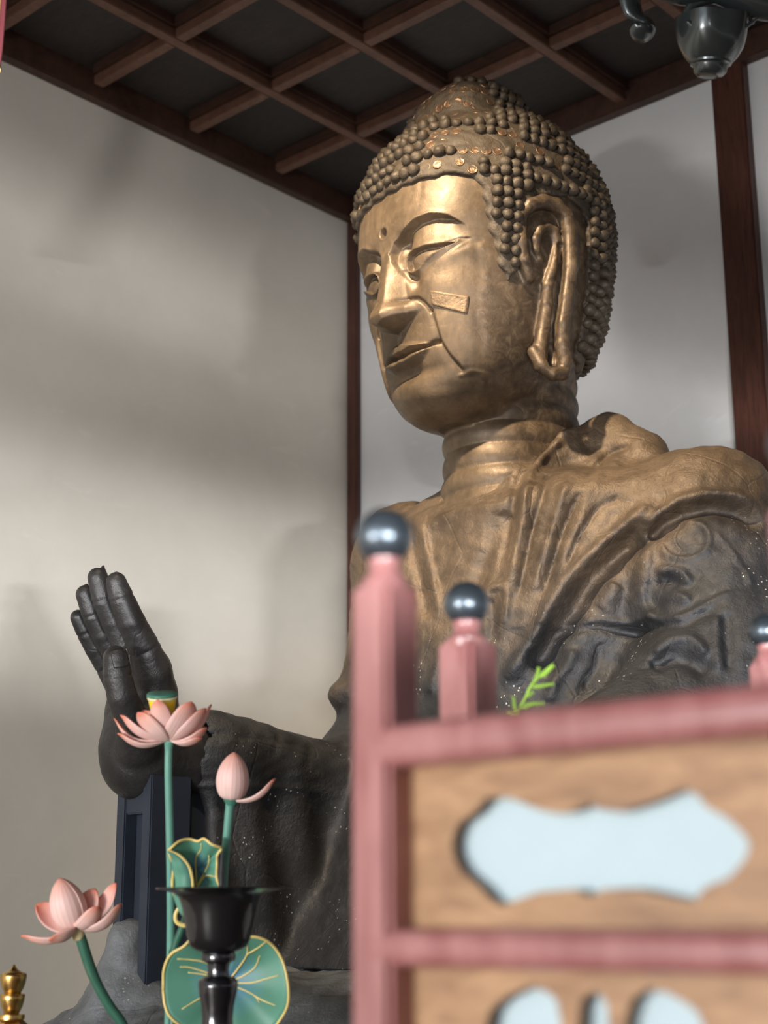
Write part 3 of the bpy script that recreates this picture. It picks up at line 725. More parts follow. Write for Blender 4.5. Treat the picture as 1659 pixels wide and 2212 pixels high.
L_([(0.7959,-0.981),(0.7835,-1.0507),(0.7745,-1.1441)], .014, .014)
L_([(0.0873,-0.9788),(0.0592,-1.032),(0.0374,-1.115)], .014, .014)
L_([(0.1408,-0.9598),(0.1193,-1.0279),(0.0832,-1.1507)], -.014, .012)
L_([(-0.4446,-1.0819),(-0.4206,-1.2377),(-0.431,-1.2979)], -.006, .01); L_([(-0.3222,-1.1389),(-0.3241,-1.2544),(-0.3384,-1.3304)], -.008, .012)
L_([(-0.6115,-1.2305),(-0.5213,-1.2411),(-0.4206,-1.2377),(-0.3131,-1.2561),(-0.2137,-1.2735)], -.006, .006)
L_([(-0.6118,-1.3887),(-0.4713,-1.3835),(-0.3524,-1.3807),(-0.2096,-1.388)], .008, .007)
kd = (0.7537,-0.7373); r_ = np.hypot(RR.A - kd[0], RR.B - kd[1]); RR.R += .010 * np.exp(-((r_ - .06) / .010) ** 2) - .004 * (r_ < .055)
def wig(x, y, z): return .0035 * np.sin(x * 31 + 2 * np.sin(z * 17)) * np.sin(z * 27 + y * 19) + .002 * np.sin(x * 77 + z * 61) * np.sin(y * 67 - z * 83)
SLEEVE_C = (-.49, -.08, -1.66)
def sleeve(x, y, z):
    # drapery hanging from the forearm to the lap
    hw = .085 + .05 * np.clip((-1.5 - z) / .5, 0, 1) + .012 * np.sin(y * 34 + z * 5)
    qx = np.abs(x + .49) - hw; qy = np.abs(y + .07) - (.36 + .05 * np.clip((-1.6 - z) / .4, 0, 1)); qz = np.abs(z + 1.70) - .42
    return smax(smax(qx, qy, .05), qz, .05)
def robe(x, y, z):
    d = torso_base(x, y, z)
    a = .683 * x + .730 * y; f = .71 * x - .70 * (y - .42)
    d = d - RR(a, z) * smooth01((f + .05) / .12) - wig(x, y, z)
    d = smin(d, sleeve(x, y, z), .06)
    cuff = np.sqrt((x + .50) ** 2 + (z + 1.27) ** 2) - .15
    d = np.maximum(d, -(np.maximum(cuff + .045, y + .385)))        # hollow of the cuff
    return d
P, Q = sdf_mesh('robe', robe, np.arange(-.86, 1.12, .0085), np.arange(-.62, .86, .0085), np.arange(-2.05, -.10, .0085), thr=.03)
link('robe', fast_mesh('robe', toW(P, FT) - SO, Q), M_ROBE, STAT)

# lap and knees spreading below
def lap(x, y, z):
    d = ellip(x, y, z, (-.10, -.02, -2.26), (1.12, .95, .37))
    d = smin(d, ellip(x, y, z, (-.72, -.42, -2.20), (.42, .42, .20)), .1)
    d = smin(d, capsule(x, y, z, (-.56, -.60, -2.18), (-.56, -.60, -1.82), .20, .06), .14)
    d = smin(d, capsule(x, y, z, (-.36, -.44, -2.08), (.25, -.52, -2.08), .12, .12), .08)
    d = d - wig(x, y, z) * 1.6 - .006 * np.sin(y * 21 + 3 * np.sin(x * 9))
    return np.maximum(d, -2.36 - z)
P, Q = sdf_mesh('lap', lap, np.arange(-1.28, 1.08, .012), np.arange(-1.05, .98, .012), np.arange(-2.45, -1.70, .012), thr=.03)
o = link('folded_legs', fast_mesh('lap', toW(P, FT) - SO, Q), M_LAP, STAT); tag(o, 'grey weathered folded legs')

# timber prop under the raised hand
def TB(name, boxes, m, bev=.006):
    bm = bmesh.new()
    for lo, hi in boxes: addbox(bm, lo, hi)
    for v in bm.verts: v.co = Vector(toW(np.array(v.co), FT))
    return bmesh_obj(name, bm, m, STAT, bev=bev)
o = TB('prop_post', [((-.600, -.640, -2.05), (-.555, -.50, -1.36)), ((-.470, -.640, -2.05), (-.425, -.50, -1.36)), ((-.556, -.60, -2.05), (-.469, -.50, -1.36)), ((-.57, -.635, -1.47), (-.46, -.55, -1.34))], M_SUPPORT, .004)
tag(o, 'dark blue grey timber prop under the raised hand')
o = TB('prop_board', [((-.52, -.50, -2.05), (-.455, -.38, -1.40))], M_SUPPORT)

# ---- hair mass
UC = np.array([0, .27, .785]); UR3 = (.180, .186, .172)
def hair_full(x, y, z):
    d = loft(HEAD_F, x, y, z) - .016
    X = x / UR3[0]; Y = (y - UC[1]) / UR3[1]; Z = (z - UC[2]) / UR3[2]
    rho = (np.abs(X) ** 2.8 + np.abs(Y) ** 2.8 + np.abs(Z) ** 2.8 + 1e-9) ** (1 / 2.8)
    u = (rho - 1) * .17
    return smin(d, u, .05)
def hair(x, y, z):
    d = hair_full(x, y, z) - .0022 * np.sin(x * 70 + 3 * np.sin(z * 40)) * np.sin(z * 75 + y * 60)
    m = HP(y, z) + .004 * np.sin(z * 120 + x * 90)
    d = smax(d, m, .012)
    return smax(d, -(loft(HEAD_F, x, y, z) + .03), .004)
P, Q = sdf_mesh('hair', hair, np.arange(-.40, .41, .0062), np.arange(-.16, .80, .0062), np.arange(-.08, 1.10, .0062), thr=.02)
link('hair', fast_mesh('hair', toW(P, FH) - SO, Q), M_HAIR, STAT)

# curls: snail-shell knobs in rows, each one a part; rings where they have fallen off
def curl_mesh(name, seg, spiral=True):
    V = []; F = []; rows = [(0, .0170), (.007, .0190), (.014, .0185), (.020, .0150), (.0245, .0095), (.027, .004)]
    for i, (zz, rr) in enumerate(rows):
        for k in range(seg):
            a = 2 * math.pi * k / seg; g = 1 + (.10 * math.sin(a + i * 1.6) if spiral else 0)
            V.append((rr * g * math.cos(a), rr * g * math.sin(a), zz - .004 + (.002 * math.sin(a + i) if spiral else 0)))
    for i in range(len(rows) - 1):
        for k in range(seg): a = i * seg + k; b = i * seg + (k + 1) % seg; F.append((a, b, b + seg, a + seg))
    F.append(tuple((len(rows) - 1) * seg + k for k in range(seg)))
    return pymesh(name, V, F)
CM = curl_mesh('curl', 8); CM.materials.append(M_CURL)
ring_prof = [(.0135, -.003), (.0165, -.003), (.0165, .0018), (.0145, .0026), (.0128, .0012), (.009, .0016), (.0, .0022)]
SM = lathe_mesh('curl_scar', ring_prof, 12); SM.materials.append(M_SCAR)
def march_out(C0, D, t0, t1):
    ts = np.linspace(t0, t1, 260); P = C0[None, None] + ts[None, :, None] * D[:, None, :]
    v = hair_full(P[..., 0].ravel(), P[..., 1].ravel(), P[..., 2].ravel()).reshape(P.shape[:2])
    idx = np.argmax((v < 0)[:, ::-1], axis=1); i = len(ts) - 1 - idx
    return P[np.arange(len(D)), i]
pts = []
SP = .0375
zrow = 0
def add_row(C0, el=None, z=None, odd=0):
    th = np.linspace(0, 2 * math.pi, 721)[:-1]
    if z is not None: c = np.array([C0[0], C0[1], z]); D = np.stack([np.cos(th), np.sin(th), 0 * th], 1)
    else: c = np.array(C0); D = np.stack([np.cos(th) * math.cos(el), np.sin(th) * math.cos(el), 0 * th + math.sin(el)], 1)
    R = march_out(c, D, .02, .8); Lg = np.r_[0, np.cumsum(np.linalg.norm(np.diff(R, axis=0), axis=1))]
    n = max(1, int(Lg[-1] / SP)); s = (np.arange(n) + .5 * odd) * Lg[-1] / n
    for q in s: 
        i = min(np.searchsorted(Lg, q), 719); pts.append(R[i])
for i, z in enumerate(np.arange(.0, .50, .0365)): add_row((0, .33), z=z, odd=0)
# upper rows, climbing along the meridian of the cranium
el = math.asin(min(1, .0)); C1 = (0, .33, .49); e = .03; i = 0
while e < 1.0:
    add_row(C1, el=e, odd=i % 2); e += .0375 / .335; i += 1
for i, z in enumerate(np.arange(.80, .93, .036)): add_row((0, .27), z=z, odd=i % 2)
for i, e in enumerate((.9, 1.2)): add_row((0, .27, .79), el=e, odd=i % 2)
pts = np.array(pts)
pts = pts[(HP(pts[:, 1], pts[:, 2]) < -.012)]
# thin out duplicates
keep = []
for p in pts:
    if not keep or np.min(np.linalg.norm(np.array(keep) - p, axis=1)) > .027: keep.append(p)
pts = np.array(keep)
def grad(P, f, e=.002):
    G = np.stack([f(P[:, 0] + (e if k == 0 else 0), P[:, 1] + (e if k == 1 else 0), P[:, 2] + (e if k == 2 else 0)) - f(P[:, 0] - (e if k == 0 else 0), P[:, 1] - (e if k == 1 else 0), P[:, 2] - (e if k == 2 else 0)) for k in range(3)], 1)
    return G / (np.linalg.norm(G, axis=1)[:, None] + 1e-9)
NR = grad(pts, hair_full)
# worn zones where curls are lost, in a side elevation of the head
HC = np.array([0, .33, .35]); qr = np.array([0.66141423, 0.74993195, -0.01154503]); qu = np.array([0.31943832, -0.26773984, 0.90899645]); qf = np.array([-0.67859441, 0.60491111, 0.41664394])
ZON = [[(-0.2785,0.265),(-0.2205,0.2929),(-0.1111,0.3516),(-0.0197,0.33),(-0.0409,0.2828),(-0.1902,0.2766),(-0.2528,0.2489)],
       [(-0.1396,0.4246),(-0.0476,0.4312),(-0.0255,0.4005),(0.0807,0.3767),(0.2172,0.3533),(0.25,0.3221),(0.1105,0.3457),(-0.0118,0.3401),(-0.111,0.3546),(-0.219,0.338),(-0.1867,0.3877)],
       [(-0.2401,0.4914),(-0.2304,0.5534),(-0.142,0.5969),(-0.0507,0.5988),(0.0278,0.5836),(0.0319,0.5007),(0.0446,0.4616),(-0.0698,0.4575),(-0.2226,0.4638)]]
def inpoly(P, x, y):
    c = False
    for i in range(len(P)):
        x0, y0 = P[i]; x1, y1 = P[(i + 1) % len(P)]
        if (y0 > y) != (y1 > y) and x < (x1 - x0) * (y - y0) / (y1 - y0) + x0: c = not c
    return c
cur = []; scar = []
for p, n in zip(pts, NR):
    rel = p - HC; a, b = rel @ qr, rel @ qu; front = (n @ qf) < .25
    z_ = front and any(inpoly(Z, a, b) for Z in ZON)
    if p[1] > .172 and p[1] < .475 and abs(p[0]) > .25 and p[2] < .445 - .3 * max(0, .23 - p[1]): continue     # under the ears
    rr = random.random()
    if z_:
        if rr < .72: scar.append((p, n))
        continue
    if rr < .05: scar.append((p, n)); continue
    cur.append((p, n))
def orient(p, n, sc, flat=False):
    n = Vector(n @ FH) if True else n
    if not flat:
        n = (n + Vector((0, 0, -.10)) + Vector([random.uniform(-.10, .10) for _ in range(3)])).normalized()
    q = n.to_track_quat('Z', 'X'); w = Vector(toW(p, FH) - SO)
    return Matrix.Translation(w) @ q.to_matrix().to_4x4() @ Matrix.Rotation(random.uniform(0, 6.28), 4, 'Z') @ Matrix.Diagonal((sc, sc, sc, 1))
view = lambda pn: -(pn[1] @ qf) + .3 * (pn[0] @ qr)
cur.sort(key=view, reverse=True)
for i, (p, n) in enumerate(cur[:300]):
    o = bpy.data.objects.new('curl', CM); COL.objects.link(o); o.parent = STAT
    o.matrix_basis = orient(p, n, random.uniform(.92, 1.15)) @ Matrix.Diagonal((1, 1, 1.35 if p[1] > .5 else 1.0, 1))
bm = bmesh.new()
for p, n in cur[300:]:
    t = bmesh.new(); t.from_mesh(CM); t.transform(orient(p, n, random.uniform(.92, 1.15)))
    tm = bpy.data.meshes.new('t'); t.to_mesh(tm); t.free(); bm.from_mesh(tm); bpy.data.meshes.remove(tm)
me = bpy.data.meshes.new('curls_behind'); bm.to_mesh(me); bm.free(); me.shade_smooth()
if len(me.polygons):
    me.materials.clear(); o = link('curl_rows', me, M_CURL, STAT); tag(o, kind='stuff')
for p, n in scar:
    o = bpy.data.objects.new('curl_scar', SM); COL.objects.link(o); o.parent = STAT
    o.matrix_basis = orient(p, n, random.uniform(.85, 1.1), True)
print('curls', len(cur), 'scars', len(scar))
o = bpy.data.objects.new('curl', CM); COL.objects.link(o); o.parent = STAT
pt = march_out(np.array([0, .27, .79]), np.array([[-.1, -.1, .99]]), .02, .6)[0]; o.matrix_basis = orient(pt, np.array([0, 0, 1.]), 1.35, True)

# cheek patch: thin plate that follows the cheek
def on_head(x, z):
    ys = np.linspace(-.25, .3, 1200); v = head(np.full(1200, x), ys, np.full(1200, z)); i = np.argmax(v < 0); return np.array([x, ys[i], z])
PT = [(0.1551,0.1014),(0.2367,0.0725),(0.223,0.0217),(0.1497,0.0592)]
nu, nv = 34, 16; V = []; UVW = []
for j in range(nv + 1):
    for i in range(nu + 1):
        u, v = i / nu, j / nv
        a = np.array(PT[0]) * (1 - u) * (1 - v) + np.array(PT[1]) * u * (1 - v) + np.array(PT[2]) * u * v + np.array(PT[3]) * (1 - u) * v
        p = on_head(a[0], a[1]); e = min(u, 1 - u, v * .5, (1 - v) * .5)
        lift = .0015 + .003 * math.exp(-((e - .03) / .03) ** 2) + .0012 * math.sin(u * 70) * (u < .6) if e > .001 else -.004
        p[1] -= lift + random.uniform(0, .0012) * (e > .001); V.append(p)
F_ = [(j * (nu + 1) + i, j * (nu + 1) + i + 1, (j + 1) * (nu + 1) + i + 1, (j + 1) * (nu + 1) + i) for j in range(nv) for i in range(nu)]
o = link('cheek_patch', pymesh('cheek_patch', toW(V, FH) - SO, F_), M_PATCH, STAT); tag(o, 'bright rough rectangular repair patch on the cheek')
sol = o.modifiers.new('thickness', 'SOLIDIFY'); sol.thickness = .003; sol.offset = -1

# thumb nail
def on_hand(px):
    o_ = np.array(px[0]); e_ = np.array(px[1]); ts = np.linspace(0, 1, 600); P = o_ + (e_ - o_) * ts[:, None]; v = hand(P[:, 0], P[:, 1], P[:, 2]); i = np.argmax(v < 0); return P[i]
NC = [[(-0.28,-0.8901,-1.0537), (-0.46,-0.7738,-1.0181)], [(-0.28,-0.8427,-1.0421), (-0.46,-0.7239,-1.0059)], [(-0.28,-0.8271,-1.0879), (-0.46,-0.7075,-1.054)], [(-0.28,-0.876,-1.1006), (-0.46,-0.759,-1.0673)]]
V = []
for j in range(9):
    for i in range(9):
        u, v = i / 8, j / 8; v2 = v + .06 * math.sin(math.pi * u) * (v - .5)
        s_ = [sum(np.array(NC[k][m]) * w_ for k, w_ in enumerate(((1 - u) * (1 - v2), u * (1 - v2), u * v2, (1 - u) * v2))) for m in (0, 1)]
        p = on_hand(s_); d_ = (s_[0] - s_[1]); d_ /= np.linalg.norm(d_); V.append(p + d_ * .0035)
F_ = [(j * 9 + i, j * 9 + i + 1, (j + 1) * 9 + i + 1, (j + 1) * 9 + i) for j in range(8) for i in range(8)]
o = link('thumb_nail', pymesh('thumb_nail', toW(V, FT) - SO, F_), M_DARK, STAT); sol = o.modifiers.new('thickness', 'SOLIDIFY'); sol.thickness = .004; sol.offset = -1
# stone pedestal below the statue
ped = thing('pedestal', (2.05, .6, Z_FLOOR), 'rough grey stone pedestal under the seated statue', 'pedestal')
for k in range(3):
    box('stone_slab', (.55 - .03 * k, -.64 - .01 * k, Z_FLOOR + .26 * (2 - k)), (3.25 + .03 * k, 1.75, Z_FLOOR + .26 * (3 - k) - .003), M_LAP, ped, bev=.012)

# ------------------------------------------------------------------ red lacquered stand
p1 = np.array((3.9608,-1.9782,0.2519)); YP = p1[1]; X1 = p1[0]
def atY(q): return q
st = thing('offering_stand', (X1 + .3, YP, Z_FLOOR), 'red lacquered wooden stand with cusped openings and black ball finials', 'stand')
hw = .0250
def post(x, y, ztop, w_, rb, nk, zb=Z_FLOOR):
    bm = bmesh.new(); addbox(bm, (x - w_, y - w_, zb), (x + w_, y + w_, ztop)); bmesh_obj('post', bm, M_RED, st, bev=.006)
    lathe('neck', [(w_ * .9, ztop - .01), (w_ * .95, ztop + .004), (nk, ztop + .012), (nk, ztop + .026), (nk * 1.1, ztop + .030)], (x, y, 0), M_RED, st, 20)
    lathe('ball_finial', [(rb * math.sin(t), ztop + .024 + rb * .93 - rb * math.cos(t)) for t in np.linspace(.35, math.pi, 16)], (x, y, 0), M_BALL, st, 28)
ZT1 = ((3.9782,-1.997,0.3137))[2]
post(X1, YP, ZT1, hw, .0290, .0160)
XR_ = ((4.4176,-1.997,0.3447))
post(XR_[0], YP, ZT1, hw, .0290, .0160)
s2 = (3.7089,-1.535,0.3235); z2 = (3.7114,-1.5394,0.3423)
post(s2[0], s2[1], z2[2], .0290, .0305, .018)
s3 = (3.8316,-0.9488,0.35); z3 = (3.8353,-0.9528,0.3706)
post(s3[0], s3[1], z3[2], .0235, .027, .0150)
def rail(name, ztop, zbot, y, x0, x1, depth):
    zc = (ztop + zbot) / 2; rz = (ztop - zbot) / 2
    P = []
    V = []; F = []; sg = 16
    for x in (x0, x1):
        for k in range(sg):
            a = 2 * math.pi * k / sg; ca, sa = math.cos(a), math.sin(a)
            V.append((x, y + depth * np.sign(ca) * abs(ca) ** .6, zc + rz * np.sign(sa) * abs(sa) ** .6))
    for k in range(sg): F.append((k, (k + 1) % sg, sg + (k + 1) % sg, sg + k))
    F.append(tuple(range(sg))[::-1]); F.append(tuple(range(sg, 2 * sg)))
    me = pymesh(name, np.array(V) - off(st), F); me.set_sharp_from_angle(angle=math.radians(60)); return link(name, me, M_RED, st)
r1t = ((4.0166,-1.997,0.1747))[2]; r1b = ((4.016,-1.997,0.1322))[2]
r2t = ((4.0139,-1.997,-0.0127))[2]; r2b = ((4.0134,-1.997,-0.0482))[2]
rail('rail', r1t, r1b, YP, X1, XR_[0], .026)
rail('rail', r2t, r2b, YP, X1, XR_[0], .026)
r3t = r2b - (r1b - r2t); rail('rail', r3t, r3t - .042, YP, X1, XR_[0], .026)
# rails running back to the rear posts
def siderail(xa, ya, xb, yb, z0, z1, w_=.016):
    d = np.array([xb - xa, yb - ya]); L = np.linalg.norm(d); d /= L; n = np.array([-d[1], d[0]]) * w_
    V = [(xa + s * n[0], ya + s * n[1], z) for s in (-1, 1) for z in (z0, z1)] + [(xb + s * n[0], yb + s * n[1], z) for s in (-1, 1) for z in (z0, z1)]
    F = [(0, 1, 3, 2), (4, 6, 7, 5), (0, 4, 5, 1), (2, 3, 7, 6), (1, 5, 7, 3), (0, 2, 6, 4)]
    link('side_rail', pymesh('side_rail', np.array(V) - off(st), F, False), M_RED, st)
zr = r1b - .03
siderail(X1, YP, s2[0], s2[1], zr - .04, zr); siderail(XR_[0], YP, s3[0], s3[1], zr - .04, zr); siderail(s2[0], s2[1], s3[0], s3[1], zr - .05, zr - .01)
def panel(name, x0, x1, z0, z1, holes, y, m):
    cu = bpy.data.curves.new(name, 'CURVE'); cu.dimensions = '2D'; cu.fill_mode = 'BOTH'; cu.extrude = .004; cu.bevel_depth = .0012
    for L in [[(x0, z0), (x1, z0), (x1, z1), (x0, z1)]] + holes:
        s = cu.splines.new('POLY'); s.points.add(len(L) - 1); s.use_cyclic_u = True
        for p, q in zip(s.points, L): p.co = (q[0], q[1], 0, 1)
    t = bpy.data.objects.new('t', cu); COL.objects.link(t); dg = bpy.context.evaluated_depsgraph_get(); dg.update()
    me = bpy.data.meshes.new_from_object(t.evaluated_get(dg)); bpy.data.objects.remove(t)
    me.transform(Matrix.Rotation(math.pi / 2, 4, 'X')); me.transform(Matrix.Translation(Vector((0, y, 0)) - Vector(st.location)))
    me.materials.clear(); return link(name, me, m, st)
H1 = [(4.0327,-1.97,0.0588),(4.0353,-1.97,0.0712),(4.0422,-1.97,0.0814),(4.0605,-1.97,0.0903),(4.0682,-1.97,0.0974),(4.0759,-1.97,0.1028),(4.0993,-1.97,0.102),(4.1178,-1.97,0.0957),(4.1334,-1.97,0.0897),(4.1528,-1.97,0.0855),(4.1661,-1.97,0.0853),(4.18,-1.97,0.0898),(4.1883,-1.97,0.0917),(4.1986,-1.97,0.0869),(4.2191,-1.97,0.0836),(4.2502,-1.97,0.0898),(4.2685,-1.97,0.0956),(4.2829,-1.97,0.0997),(4.2955,-1.97,0.0934),(4.3034,-1.97,0.083),(4.3214,-1.97,0.0737),(4.3323,-1.97,0.0634),(4.3387,-1.97,0.0563),(4.3402,-1.97,0.049),(4.3368,-1.97,0.0413),(4.3301,-1.97,0.0336),(4.3178,-1.97,0.0238),(4.3051,-1.97,0.0204),(4.2964,-1.97,0.0169),(4.2863,-1.97,0.0062),(4.2697,-1.97,0.0096),(4.2334,-1.97,0.017),(4.2003,-1.97,0.0175),(4.1844,-1.97,0.0112),(4.1689,-1.97,0.0179),(4.1305,-1.97,0.0161),(4.0904,-1.97,0.0046),(4.0764,-1.97,0.0103),(4.0651,-1.97,0.0214),(4.0444,-1.97,0.0356),(4.0359,-1.97,0.0462)]
H1 = [(p[0], p[2]) for p in H1]
H2 = [(4.0669,-1.97,-0.102),(4.0737,-1.97,-0.0823),(4.0874,-1.97,-0.0725),(4.1029,-1.97,-0.0659),(4.1221,-1.97,-0.0608),(4.1368,-1.97,-0.0642),(4.1481,-1.97,-0.0722),(4.1513,-1.97,-0.0871),(4.1524,-1.97,-0.1057),(4.1241,-1.97,-0.1369),(4.0843,-1.97,-0.1394)]
H3 = [(4.167,-1.97,-0.0976),(4.1699,-1.97,-0.0753),(4.176,-1.97,-0.0669),(4.1855,-1.97,-0.0629),(4.1947,-1.97,-0.0664),(4.1997,-1.97,-0.075),(4.2005,-1.97,-0.0962),(4.1911,-1.97,-0.1184),(4.1735,-1.97,-0.1193)]
H4 = [(4.211,-1.97,-0.1029),(4.2158,-1.97,-0.0811),(4.2237,-1.97,-0.067),(4.2384,-1.97,-0.0594),(4.2566,-1.97,-0.0618),(4.2717,-1.97,-0.0684),(4.2847,-1.97,-0.0765),(4.2912,-1.97,-0.0922),(4.278,-1.97,-0.1275),(4.235,-1.97,-0.1336)]
hs = [[(p[0], p[2]) for p in L] for L in (H2, H3, H4)]
panel('openwork_panel', X1, XR_[0], r2t - .01, r1b + .01, [H1], YP + .013, M_PANELW)
panel('openwork_panel', X1, XR_[0], r3t - .01, r2b + .01, hs, YP + .013, M_PANELW)
box('paper_backing', (X1 + .02, YP + .028, r3t), (XR_[0] - .02, YP + .031, r1b + .01), M_PAPER, st)

# ------------------------------------------------------------------ black candle stand
cc = np.array((2.6747,-1.0254,-0.0085)); zz0 = ((2.685,-1.0363,0.0485))[2]
k_ = 2.95 / 3300; CK = 2.95 / 3.3 * 1.06
cs = thing('candle_stand', (cc[0], cc[1], Z_FLOOR), 'glossy black lacquered candle stand with wide drip dish and spike', 'candle stand')
def pz(y): return zz0 - (y - 1919) * k_ * 1.03
lathe('drip_dish', [(0 * CK, pz(1924)), (.085 * CK, pz(1923)), (.128 * CK, pz(1917.5)), (.131 * CK, pz(1918)), (.130 * CK, pz(1920.5)), (.112 * CK, pz(1924)), (.095 * CK, pz(1928)), (.085 * CK, pz(1936)), (.079 * CK, pz(1950)), (.074 * CK, pz(1970)), (.069 * CK, pz(1995)), (.064 * CK, pz(2020)), (.058 * CK, pz(2036)), (.046 * CK, pz(2045)), (.028 * CK, pz(2050)), (0 * CK, pz(2051))], (cc[0], cc[1], 0), M_BLACK, cs, 48)
lathe('stem', [(.022 * CK, pz(2046)), (.034 * CK, pz(2050)), (.035 * CK, pz(2056)), (.034 * CK, pz(2065)), (.023 * CK, pz(2071)), (.0215 * CK, pz(2082)), (.0225 * CK, pz(2095)), (.034 * CK, pz(2098)), (.040 * CK, pz(2106)), (.040 * CK, pz(2118)), (.037 * CK, pz(2135)), (.033 * CK, pz(2155)), (.031 * CK, pz(2180)), (.034 * CK, pz(2215)), (.042 * CK, pz(2260)), (.05 * CK, pz(2320)), (.05 * CK, pz(2400)), (.03 * CK, pz(2430)), (.03 * CK, pz(2900)), (.12 * CK, pz(3100)), (.14 * CK, Z_FLOOR + .02), (.14 * CK, Z_FLOOR)], (cc[0], cc[1], 0), M_BLACK, cs, 32)
lathe('spike', [(.0065 * CK, pz(1924)), (.006 * CK, pz(1900)), (.004 * CK, pz(1870)), (.0012 * CK, pz(1845))], (cc[0] + .004, cc[1], 0), M_BLACK, cs, 12)

# ------------------------------------------------------------------ gilt finial, low left
gc = np.array((2.0434,-1.0491,-0.1666)); gz = ((2.0551,-1.0615,-0.1018))[2]; gk = 3.3 / 3300
gf = thing('gilt_finial', (gc[0], gc[1], Z_FLOOR), 'polished gilt jewel finial on a small roof at the lower left', 'finial')
def gy_(y): return gz - (y - 2083) * gk * 1.04
lathe('jewel', [(0.0002 * .917, gy_(2083)), (.0025 * .917, gy_(2085)), (.006 * .917, gy_(2090)), (.011 * .917, gy_(2095)), (.019 * .917, gy_(2098.5)), (.028 * .917, gy_(2101.5)), (.0305 * .917, gy_(2104)), (.0308 * .917, gy_(2109)), (.029 * .917, gy_(2120)), (.025 * .917, gy_(2131)), (.0185 * .917, gy_(2141.5))][::-1], (gc[0], gc[1], 0), M_BRASS, gf, 36)
lathe('bowl', [(.018 * .917, gy_(2141)), (.028 * .917, gy_(2143)), (.0295 * .917, gy_(2145)), (.028 * .917, gy_(2155)), (.0245 * .917, gy_(2168)), (.016 * .917, gy_(2183))][::-1], (gc[0], gc[1], 0), M_BRASS, gf, 36)
lathe('ring', [(.015 * .917, gy_(2182)), (.0305 * .917, gy_(2183)), (.031 * .917, gy_(2186)), (.031 * .917, gy_(2192)), (.026 * .917, gy_(2193.5))][::-1], (gc[0], gc[1], 0), M_BRASS, gf, 36)
lathe('roof_cap', [(.026 * .917, gy_(2192)), (.030 * .917, gy_(2196)), (.052 * .917, gy_(2214)), (.09 * .917, gy_(2240)), (.15 * .917, gy_(2262)), (.15 * .917, gy_(2275)), (.10 * .917, gy_(2280)), (.10 * .917, Z_FLOOR)][::-1], (gc[0], gc[1], 0), M_BRASS, gf, 6, False)

# ------------------------------------------------------------------ painted wooden lotuses
def petal_mesh(base, tip, outw, W, sag=.22, cup=.35, point=.55):
    base, tip, outw = [np.asarray(v, float) for v in (base, tip, outw)]
    d = tip - base; L = np.linalg.norm(d); d /= L; n = outw - d * (outw @ d); n /= np.linalg.norm(n); s = np.cross(d, n)
    NU, NV = 10, 14; V = []; UV = []
    for j in range(NV + 1):
        t = j / NV; wd = W * (math.sin(math.pi * min(1, t * .93 + .035) ** .95) ** .62) * (1 if t < .8 else 1 - .35 * ((t - .8) / .2) ** 2)
        if t > .97: wd *= .25
        c = base + d * L * t + n * (sag * L * 4 * t * (1 - t) * .5)
        if t > .85: c = c + n * L * .03 * ((t - .85) / .15) ** 2
        for i in range(NU + 1):
            u = i / NU * 2 - 1
            V.append(c + s * (wd / 2 * u) - n * (cup * wd / 2 * (u * u)) ); UV.append((i / NU, t))
    F = [(j * (NU + 1) + i, j * (NU + 1) + i + 1, (j + 1) * (NU + 1) + i + 1, (j + 1) * (NU + 1) + i) for j in range(NV) for i in range(NU)]
    return V, F, UV
def petal(parent, base, tip, outw, W, **kw):
    V, F, UV = petal_mesh(base, tip, outw, W, **kw)
    o = link('petal', pymesh('petal', np.array(V) - off(parent), F, True, UV), M_PETAL, parent)
    m = o.modifiers.new('thickness', 'SOLIDIFY'); m.thickness = .003; m.offset = 0; return o
toC = -FWD * 1.0; UPW = UPV; RW = RGT
def scr(dx, dy, dz):  # millimetre offsets right, up, towards the viewer's side
    return RW * dx * .001 + UPW * dy * .001 + toC * dz * .001
LD = 3.35; PX = LD / 3300 * 1000  # mm per px
def flower(name, label, group=None):
    return None
def foot(parent, p): lathe('foot', [(.012, Z_FLOOR + .10), (.016, Z_FLOOR + .03), (.028, Z_FLOOR + .02), (.028, Z_FLOOR)][::-1], (p[0], p[1], 0), M_SUPPORT, parent, 20)
# open lotus with seed pod
b1 = np.array((2.3488,-0.8938,0.365)); fl1 = thing('lotus_flower', (b1[0], b1[1], Z_FLOOR + .5), 'open pink painted lotus with a yellow seed pod on tall green stem', 'lotus')
def P1(x, y, dz): return b1 + RW * (x - 362) * PX * .001 + UPW * (1604 - y) * PX * .001 + toC * dz * .001
for (bx, by, tx, ty, dz, W, oz, sg, ux, uy) in [
        (362, 1602, 347, 1504, 45, 45, 60, .30, 0, -20), (358, 1603, 307, 1531, 40, 60, 45, .30, -35, -25), (352, 1601, 264, 1540, 12, 44, 25, .34, -40, -30),
        (350, 1600, 245, 1550, -18, 40, 10, .50, -30, -50), (366, 1602, 416, 1509, 38, 60, 45, .30, 35, -20), (370, 1602, 444, 1526, 12, 50, 30, .34, 35, -35),
        (370, 1600, 452, 1522, -22, 42, 8, .42, 35, -40), (352, 1604, 258, 1578, 20, 34, 20, .42, -10, -60), (372, 1603, 449, 1566, 22, 40, 20, .42, 15, -60),
        (374, 1602, 440, 1585, 40, 34, 20, .35, 10, -60), (356, 1600, 300, 1540, -60, 50, -40, .3, -20, -30), (368, 1600, 400, 1535, -60, 50, -40, .3, 20, -30), (362, 1600, 350, 1540, -75, 50, -60, .3, 0, -30)]:
    petal(fl1, P1(bx, by, 0), P1(tx, ty, dz), scr(ux, uy, oz), W * PX * .001 * 1.12, sag=sg)
pc = P1(352, 1590, -8); pod_top = P1(350, 1499, -8)
ax_ = np.array([0, 0, 1.]); hpod = (1590 - 1499) * PX * .001
